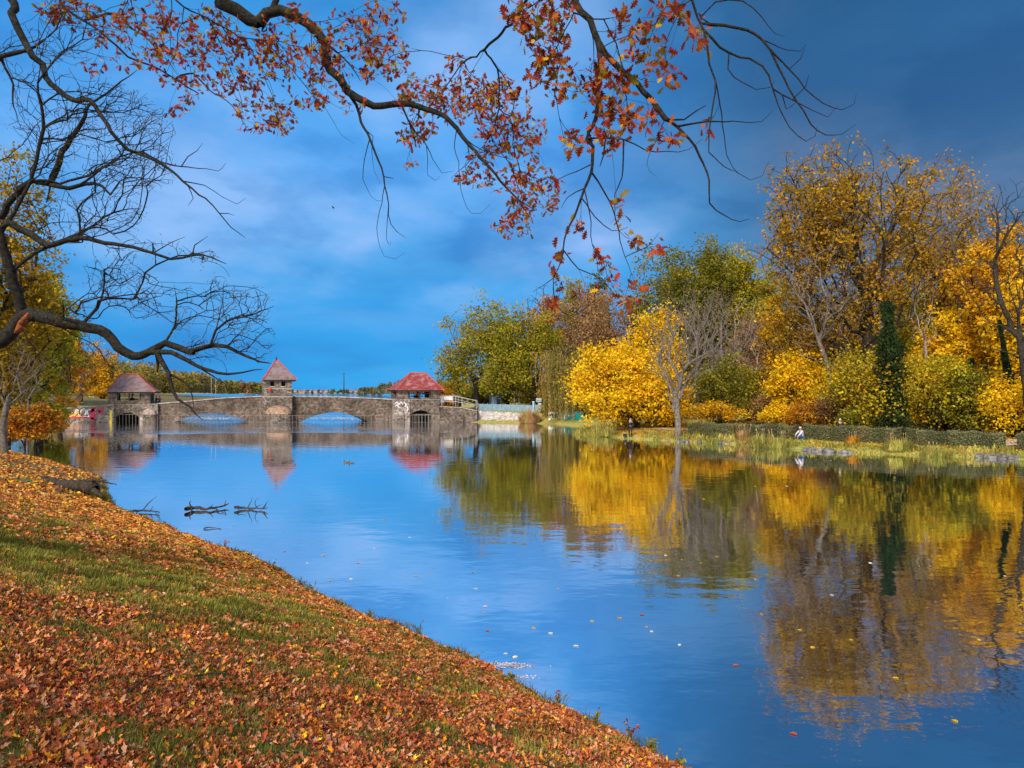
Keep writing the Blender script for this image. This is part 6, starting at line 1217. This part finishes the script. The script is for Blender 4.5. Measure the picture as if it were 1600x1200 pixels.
scum('leaf_scum', 'speckled debris line in front of the bridge', 420, 669, 150, 1.2, 500, .16, 'scum')

PAL['foam'] = [(3, (.7, .72, .76)), (2, (.5, .58, .66))]
scum('weir_foam', 'pale foam streaks on the lake seen through the left arch', 333, 654, 22, 1.6, 420, .5, 'foam')
scum('weir_foam', 'pale foam streaks on the lake seen through the right arch', 522, 654, 22, 1.6, 420, .5, 'foam')
# ================================================================== OVERHANGING NEAR TREES
def P3(pts, Y0, Y1=None, sc=1.0, ox=0, oy=0, jit=.0):
    Y1 = Y0 if Y1 is None else Y1; n = len(pts); return [at(ox+a/sc, oy+b/sc, Y0+(Y1-Y0)*i/max(1, n-1)+(rng.normal()*jit if i else 0)) for i, (a, b) in enumerate(pts)]
def blob_targets(bl, Yd, dj):
    T = []; own = []
    for k, (cx, cy, rx, ry, n) in enumerate(bl):
        for i in range(n):
            a = rng.uniform(0, 6.28); r = math.sqrt(rng.random()); T.append(at(cx+rx*r*math.cos(a), cy+ry*r*math.sin(a), Yd+rng.normal()*dj)); own.append(k)
    return np.array(T)
# ---- the bare tree at the left
AO = np.array([-8.5, 8.8, float(z_near(np.array([-8.5]), np.array([8.8]))[0])-.15])
ash = empty('ash_tree', AO, 'bare dark ash tree reaching its crooked limbs in from the left edge', 'tree'); S = Skel()
S.path([AO, AO+[.05, 0, 1.5], AO+[.1, .05, 3], AO+[-.1, 0, 5.5], AO+[.1, 0, 8.5], AO+[.5, .1, 10.5]], .42, .14, None, .25, .01)
c8 = lambda pts, Y0, Y1, j=.08: P3(pts, Y0, Y1, 2.4, 0, 350, j)
c3 = lambda pts, Y0, Y1, j=.08: P3(pts, Y0, Y1, 3.0, 0, 0, j)
S.path([AO+[.1, 0, 1.6]]+c8([(-150, 470), (0, 440), (60, 380), (110, 340), (200, 360), (330, 390), (400, 410), (440, 460), (500, 495), (560, 480), (620, 450), (680, 470), (720, 485)], 8.8, 8.0), .155, .038, 'near', .1, .006)
S.path(c8([(720, 485), (770, 460), (850, 460), (930, 500), (1020, 525)], 8.0, 7.8), .038, .005, 'near', .1, .004)
S.path(c8([(560, 480), (640, 480), (700, 510), (760, 540), (850, 560), (985, 545)], 8.1, 7.7), .04, .006, 'near', .1, .006)
S.path(c8([(575, 490), (592, 520), (590, 555)], 8.1, 8.1), .028, .018, 'near', .08)
S.path(c8([(590, 500), (630, 560), (650, 620), (665, 655), (715, 690), (755, 735)], 8.1, 7.6), .035, .006, 'near', .1, .006)
S.path(c8([(640, 545), (690, 590), (722, 650), (727, 690)], 8.0, 7.7), .018, .004, 'near', .1, .004)
S.path(c8([(720, 540), (800, 570), (862, 610)], 8.0, 7.7), .012, .003, 'near', .1, .004)
S.path(c8([(720, 485), (790, 450), (810, 400), (850, 365), (940, 340), (1025, 310)], 8.0, 7.8), .022, .004, 'near', .1, .005)
S.path(c8([(830, 430), (900, 415), (960, 440), (1000, 470)], 7.9, 7.6), .01, .003, 'near', .1, .004)
S.path(c8([(815, 400), (830, 320), (840, 210)], 7.9, 8.0), .009, .003, 'near', .1, .004)
S.path(c8([(640, 450), (655, 380), (660, 290), (650, 225)], 8.1, 8.2), .01, .003, 'near', .1, .004)
S.path(c8([(-80, 60), (0, 18), (80, 20), (130, 50), (180, 78), (250, 60), (330, 55), (420, 75), (500, 85), (580, 110), (640, 130), (720, 120), (760, 115), (850, 150)], 8.6, 8.0), .075, .006, 'near', .1, .006)
S.path(c8([(600, 105), (640, 70), (695, 48)], 8.1, 8.1), .008, .003, 'near', .1); S.path(c8([(700, 120), (730, 80), (780, 45)], 8.0, 8.0), .01, .003, 'near', .1); S.path(c8([(570, 100), (572, 75)], 8.1, 8.1), .012, .008, 'near', .05)
S.path([AO+[.1, 0, 8.7]]+c3([(10, -60), (50, 60), (90, 130), (120, 200), (150, 260), (200, 300), (210, 360), (270, 420), (340, 465), (420, 470), (470, 530), (520, 610), (600, 700), (700, 740), (800, 800), (880, 870), (960, 930), (1030, 1000), (1080, 1060), (1145, 1115)], 8.6, 7.8, .05), .09, .004, 'near', .1, .006)
S.path([AO+[-.05, 0, 6]]+c3([(-60, 280), (0, 265), (60, 250), (125, 235)], 8.9, 8.6), .07, .03, 'near', .1)
S.path(c3([(600, 690), (680, 720), (760, 760), (850, 780), (960, 790), (1020, 800), (1060, 765)], 8.2, 7.9), .014, .003, 'near', .1, .004)
S.path(c3([(860, 845), (960, 870), (1040, 920), (1110, 955), (1155, 925)], 8.0, 7.8), .009, .003, 'near', .1, .004); S.path(c3([(860, 780), (880, 735), (925, 705), (950, 670)], 8.0, 7.9), .008, .003, 'near', .1)
S.path(c3([(900, 880), (905, 930), (880, 965)], 8.0, 7.9), .007, .003, 'near', .1); S.path(c3([(1030, 985), (1070, 1000), (1100, 1010)], 7.9, 7.8), .006, .002, 'near', .1)
S.path([AO+[-.1, 0, 4.6]]+c3([(-60, 1010), (30, 960), (100, 880), (150, 850), (230, 860), (320, 880), (400, 860), (480, 870), (525, 915)], 8.9, 8.4), .085, .018, 'near', .1, .006)
S.path(c3([(265, 850), (275, 760), (310, 680), (360, 610), (400, 545), (420, 490), (500, 430), (640, 330)], 8.7, 8.9), .05, .005, 'near', .1, .006)
S.path(c3([(320, 870), (400, 850), (470, 790), (560, 745), (660, 740)], 8.6, 8.3), .02, .005, 'near', .1, .005); S.path(c3([(525, 915), (560, 850), (640, 830), (760, 870)], 8.4, 8.2), .012, .004, 'near', .1, .005)
S.path(c3([(230, 860), (225, 920), (215, 950)], 8.6, 8.6), .016, .008, 'near', .1); S.path(c3([(125, 235), (200, 190), (260, 140), (300, 60)], 8.6, 8.5), .02, .005, 'near', .1, .005)
S.path(c3([(0, 300), (60, 400), (60, 480), (85, 570)], 8.9, 8.7), .02, .004, 'near', .1, .005); S.path(c3([(60, 320), (160, 400), (200, 480), (250, 545)], 8.8, 8.5), .014, .004, 'near', .1, .005)
S.path(c8([(60, 385), (100, 430), (160, 490), (230, 560), (300, 620), (340, 660)], 8.7, 8.3), .012, .003, 'near', .1, .005); S.path(c8([(210, 370), (280, 420), (350, 450), (410, 530)], 8.5, 8.2), .01, .003, 'near', .1, .005)
first = 40
more = lambda L_, f: [(a, b, c*1.05, d*1.05, int(e*f)) for a, b, c, d, e in L_]
T = blob_targets(more([(120, 55, 70, 50, 75), (60, 90, 60, 60, 55), (150, 165, 60, 45, 110), (205, 175, 40, 35, 70), (215, 270, 60, 30, 110), (150, 240, 70, 40, 90), (240, 240, 30, 25, 35), (95, 230, 60, 50, 60), (60, 300, 55, 50, 60), (170, 335, 55, 35, 80), (110, 350, 50, 30, 50), (60, 180, 50, 40, 40), (250, 200, 25, 30, 30)], 1.7), 8.6, .35)
S.grow(T, .14, .42, .0, .009, lo=first, first=first)
T = blob_targets(more([(195, 450, 60, 30, 95), (170, 425, 40, 25, 40), (225, 480, 30, 20, 30), (285, 480, 22, 40, 40), (345, 475, 30, 45, 60), (385, 480, 40, 35, 70), (400, 530, 30, 35, 50), (330, 545, 50, 20, 50), (100, 490, 60, 25, 30), (150, 565, 60, 20, 22), (320, 400, 25, 10, 26), (230, 385, 60, 14, 30)], 1.6), 8.1, .25)
S.grow(T, .14, .3, .14, .009, lo=first, first=first)
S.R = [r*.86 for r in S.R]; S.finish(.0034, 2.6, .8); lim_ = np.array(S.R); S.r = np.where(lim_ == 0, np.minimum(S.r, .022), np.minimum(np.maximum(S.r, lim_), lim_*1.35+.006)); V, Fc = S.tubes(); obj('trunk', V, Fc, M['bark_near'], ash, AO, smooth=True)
tips = S.P[S.tips]; m = 2600; k = rng.integers(0, len(tips), m); Cn = tips[k]+rng.normal(size=(m, 3))*.03; V, Fc = leaf_quads(Cn+[0, 0, -.02], rng.uniform(.02, .05, m), rng.uniform(.006, .012, m), -.5)
obj('seed_keys', V, Fc, M['leaf'], ash, AO, tint=pick('oak', m)*.5)
# broken orange-brown scar on the low limb
sc_ = at(38, 507, 8.55); m_ = MB()
M['scar'] = noise_mat('torn_wood', (.22, .06, .02), (.42, .13, .05), 30, .9, .8)
sp_ = [at(24, 520, 8.5), at(34, 506, 8.46), at(44, 489, 8.42)]
for i_, (a, b) in enumerate(zip(sp_[:-1], sp_[1:])): m_.bar(a, b, (.02, .05)[i_], 7, (.05, .012)[i_])
m_.build('torn_scar', M['scar'], ash, True, tuple(AO))

# ---- the red leaved oak overhead
OO = np.array([-6.4, -3.2, float(z_near(np.array([-6.4]), np.array([-3.2]))[0])-.15])
oak = empty('oak_tree', OO, 'red leaved oak overhanging the river with drooping boughs across the top', 'tree'); S = Skel()
S.path([OO, OO+[.1, .1, 2.5], OO+[.2, .5, 5.5], OO+[.4, 1.2, 8.5], OO+[.6, 1.8, 11]], .55, .25, None, .4)
c4 = lambda pts, Y0, Y1, j=.06: P3(pts, Y0, Y1, 3.0, 450, 0, j)
c5 = lambda pts, Y0, Y1, j=.05: P3(pts, Y0, Y1, 2.307, 800, 0, j)
S.path([OO+[.6, 1.8, 11], (-6.2, 3.5, 12.5), (-5.6, 8, 12.2)]+P3([(330, -40), (345, 2), (370, 14), (390, 30), (405, 38)], 11.2, 11.2), .16, .115, 'near', .2, .008)
S.path([at(405, 38, 11.2), at(418, 22, 11.2), at(438, 16, 11.2), at(455, 24, 11.2)]+c4([(60, 85), (130, 145), (175, 200), (185, 300), (240, 370), (280, 430), (340, 465), (400, 498), (480, 488), (570, 485), (650, 510), (740, 550), (790, 600), (840, 670), (900, 735), (950, 790), (1000, 850), (1060, 920), (1150, 985)], 11.2, 10.2), .10, .008, 'near', .12, .006)
S.path([at(405, 38, 11.2), at(425, 15, 11.3), at(440, -25, 11.4)], .06, .05, 'near', .2)
S.path([OO+[.4, 1.2, 9], (-8.2, 4, 11.5), (-8.8, 9, 12)]+c3([(255, -50), (300, 30), (390, 95), (470, 150), (540, 210), (600, 270), (660, 290), (740, 320), (820, 370), (880, 410), (930, 440)], 12, 11.3), .1, .012, 'near', .2, .006)
S.path(c3([(820, 370), (850, 350), (910, 345), (970, 410), (1030, 450), (1090, 500), (1150, 590), (1160, 620)], 11.6, 11.2), .02, .004, 'near', .12, .006)
S.path(c3([(480, 0), (540, 60), (600, 120), (700, 190), (760, 290)], 11.9, 11.5), .03, .008, 'near', .12, .006)
S.path(c4([(285, 445), (320, 490), (340, 570), (385, 650), (410, 720), (440, 790), (455, 870), (470, 960), (480, 1050), (550, 1115)], 11, 10.8), .028, .004, 'near', .12, .005)
S.path(c4([(450, 870), (430, 990), (415, 1070), (430, 1150), (450, 1200), (500, 1215), (550, 1180)], 10.8, 10.7), .008, .003, 'near', .12, .005); S.path(c4([(465, 960), (465, 1040), (462, 1120), (478, 1150), (482, 1130)], 10.8, 10.7), .007, .003, 'near', .1)
S.path(c4([(385, 675), (357, 745), (352, 840), (400, 930), (440, 942)], 10.9, 10.8), .009, .003, 'near', .12, .005); S.path(c4([(350, 600), (400, 640), (395, 700), (405, 800), (435, 865)], 10.9, 10.8), .008, .003, 'near', .12, .005); S.path(c4([(455, 838), (495, 836)], 10.8, 10.8), .01, .006, 'near', .05)
S.path(c4([(530, 490), (560, 560), (590, 610), (650, 680), (680, 750), (720, 810), (780, 800)], 10.9, 10.7), .018, .003, 'near', .12, .005); S.path(c4([(610, 700), (655, 760), (655, 820), (690, 845), (712, 825)], 10.8, 10.7), .007, .003, 'near', .1)
S.path(c4([(780, 600), (780, 690), (800, 760), (815, 920), (860, 1000), (900, 1002), (950, 955)], 10.7, 10.5), .009, .003, 'near', .12, .005); S.path(c4([(840, 670), (850, 750), (800, 800), (765, 830), (770, 860)], 10.6, 10.5), .009, .003, 'near', .12, .005)
S.path(c4([(190, 210), (260, 270), (310, 330), (340, 380)], 11.1, 11), .02, .006, 'near', .12); S.path(c4([(30, 260), (110, 420), (170, 500), (215, 570), (250, 630), (310, 670)], 11.2, 11), .008, .003, 'near', .12, .005)

S.path(c4([(650, 510), (610, 560), (580, 590)], 10.9, 10.8), .014, .006, 'near', .1); S.path(c4([(850, 620), (870, 680), (950, 720), (1060, 750)], 10.6, 10.4), .01, .004, 'near', .12)
obase = len(S.P)
# right hand boughs hang from a limb crossing above the frame
S.path([OO+[.6, 1.8, 11], (-3.5, 2.5, 12.5), (-1.2, 5, 11.2), at(885, -60, 8.0)]+c5([(225, 0), (280, 70), (310, 150), (370, 230), (450, 300), (500, 360), (550, 425), (575, 438)], 8.0, 7.4), .13, .03, 'near', .15, .006)
S.path(c5([(575, 438), (640, 500), (690, 590), (712, 650), (715, 730), (760, 775), (820, 800), (855, 790)], 7.4, 7.2), .018, .004, 'near', .1, .004)
S.path(c5([(310, 150), (320, 230), (310, 330), (305, 420), (270, 500), (290, 530), (285, 620), (260, 680), (225, 780), (195, 840), (180, 930), (150, 1000), (75, 1050)], 7.8, 7.2), .034, .003, 'near', .1, .004)
S.path(c5([(288, 650), (350, 720), (375, 800), (400, 900), (440, 1010)], 7.5, 7.2), .012, .003, 'near', .1, .004)
S.path([(-1.2, 5, 11.2), (.6, 6.2, 10), at(1065, -60, 7.4)]+c5([(650, 0), (670, 60), (690, 110), (705, 170), (710, 230), (735, 290), (725, 380), (710, 480), (710, 550), (760, 600), (815, 620)], 7.3, 7.0), .05, .004, 'near', .12, .005)
for pts, r0, r1 in [([(730, 350), (760, 450), (775, 560), (810, 620), (860, 648), (905, 635), (928, 580)], .009, .003), ([(690, 95), (760, 90), (850, 110), (900, 140), (930, 180), (960, 240), (1000, 320), (1050, 400), (1075, 450), (1130, 485), (1190, 482), (1240, 450)], .022, .003),
                    ([(930, 170), (1000, 250), (1060, 320), (1120, 370), (1190, 395), (1235, 375), (1243, 335)], .012, .003), ([(710, 170), (780, 190), (860, 210), (905, 235), (940, 320), (970, 400), (1000, 460), (1060, 508), (1095, 490), (1100, 455)], .017, .003), ([(940, 335), (1010, 360), (1080, 395), (1140, 420), (1175, 380)], .009, .003),
                    ([(690, 95), (680, 60), (730, 10), (830, 5), (900, 60), (950, 120), (985, 132)], .012, .003), ([(935, 155), (990, 180), (1040, 185), (1060, 165)], .007, .003), ([(770, 190), (780, 250), (830, 300), (880, 322), (930, 315), (950, 290)], .009, .003), ([(1000, 240), (1040, 205), (1058, 170)], .005, .002), ([(1030, 360), (1060, 310), (1070, 268)], .006, .003), ([(960, 350), (990, 392), (1025, 370)], .006, .003),
                    ([(570, 435), (620, 432), (660, 400), (700, 380)], .014, .006), ([(600, 437), (700, 440), (800, 437), (900, 440), (940, 400)], .014, .003), ([(320, 450), (400, 500), (480, 540), (560, 548), (640, 540), (690, 500)], .012, .003), ([(395, 575), (395, 640), (370, 700), (375, 790)], .012, .005), ([(480, 460), (485, 590), (520, 637)], .006, .002), ([(205, 560), (180, 640), (130, 670)], .008, .003),
                    ([(250, 680), (200, 710), (180, 750)], .008, .003), ([(245, 735), (300, 780), (360, 830), (420, 820)], .01, .003), ([(180, 930), (240, 970), (300, 990), (370, 1060), (400, 1090)], .009, .003), ([(280, 700), (285, 800), (290, 880), (330, 940), (345, 1010)], .008, .003), ([(330, 480), (330, 560), (318, 598)], .012, .008), ([(130, 1000), (160, 1100), (220, 1140), (300, 1080)], .007, .003), ([(440, 920), (500, 880), (530, 838)], .007, .003), ([(390, 230), (330, 170), (420, 130), (460, 60)], .01, .003)]:
    S.path(c5(pts, 7.4, 7.15, .04), r0, r1, 'near', .1, .004)
# leafy twigs
farb = [(85, 10, 30, 14, 16), (120, 22, 45, 26, 40), (165, 45, 40, 25, 26), (225, 30, 50, 34, 50), (275, 60, 55, 42, 60), (330, 60, 60, 50, 70), (385, 90, 55, 45, 66), (440, 55, 55, 48, 72), (485, 120, 50, 48, 66), (540, 70, 55, 55, 90), (595, 85, 45, 42, 76), (600, 20, 40, 24, 26), (410, 175, 45, 30, 44), (440, 195, 30, 16, 14), (300, 120, 55, 40, 34), (275, 170, 14, 9, 7), (215, 85, 45, 28, 20),
        (160, 100, 30, 22, 8), (655, 150, 35, 35, 50), (720, 150, 58, 38, 110), (780, 165, 48, 48, 90), (650, 205, 28, 22, 34), (715, 105, 16, 22, 10), (800, 210, 55, 32, 60), (835, 215, 16, 10, 12), (785, 260, 55, 38, 64), (835, 300, 48, 36, 76), (805, 350, 34, 20, 34), (730, 275, 16, 10, 12), (640, 258, 8, 5, 4), (560, 165, 40, 12, 8), (370, 130, 40, 20, 22)]
nearb = [(830, 20, 42, 28, 42), (852, 60, 34, 34, 48), (860, 110, 30, 30, 34), (880, 18, 30, 16, 14), (885, 140, 26, 20, 18), (925, 120, 30, 30, 26), (960, 110, 34, 34, 30), (985, 40, 30, 28, 24), (1015, 80, 34, 22, 26), (1040, 25, 40, 22, 18), (1090, 50, 28, 22, 14), (1030, 115, 30, 18, 14), (990, 180, 46, 22, 30), (955, 190, 30, 30, 20), (905, 222, 20, 18, 16), (1045, 215, 22, 16, 10),
         (967, 228, 15, 18, 9), (968, 325, 10, 18, 6), (1010, 383, 22, 8, 7), (895, 350, 18, 10, 7), (873, 420, 12, 26, 9), (945, 395, 16, 14, 7), (985, 375, 14, 12, 6), (948, 432, 22, 16, 9), (985, 462, 18, 22, 12), (905, 465, 16, 8, 5), (862, 468, 6, 9, 3), (1104, 195, 5, 10, 2), (935, 160, 30, 18, 14)]
farb = [(a, b, c, d, int(e*.8)) for a, b, c, d, e in farb]; nearb = [(a, b, c, d, max(2, int(e*.55))) for a, b, c, d, e in nearb]
T = blob_targets(farb, 11.0, .35); i0 = 40; n0 = len(S.tips)
# two groups grow only from their own boughs
P0 = S.P.copy()
S.grow(T, .14, .4, .0, .008, lo=60, first=60); nA = len(S.tips)
T = blob_targets(nearb, 7.4, .18)
S.grow(T, .1, .4, .0, .008, lo=obase, first=obase)
S.R = [r*.9 for r in S.R]; S.finish(.0026, 2.5, .75); lim_ = np.array(S.R); S.r = np.where(lim_ == 0, np.minimum(S.r, .022), np.minimum(np.maximum(S.r, lim_), lim_*1.35+.006))
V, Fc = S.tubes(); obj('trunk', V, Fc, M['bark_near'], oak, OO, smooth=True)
tipA = S.P[S.tips[:nA]]; tipB = S.P[S.tips[nA:]]
def oak_leaves(tips, per, L0, spread, name='leaves'):
    cl = np.repeat(np.arange(len(tips)), per); m = len(cl); back = rng.random((m, 1)); Cn = tips[cl]+rng.normal(size=(m, 3))*spread
    u = unit(rng.normal(size=(m, 3))+[0, 0, -.35]); V, Fc, q = leaf_shapes(Cn, u, unit(rng.normal(size=(m, 3))+[0, -.6, .3]), L0*rng.uniform(.6, 1.25, m), OAK, .35, .5)
    obj(name, V, Fc, M['near_leaf'], oak, OO, tint=np.repeat(tints('red', cl, .2), q, 0))
oak_leaves(tipA, 5, .094, .03); oak_leaves(tipB, 5, .102, .03)
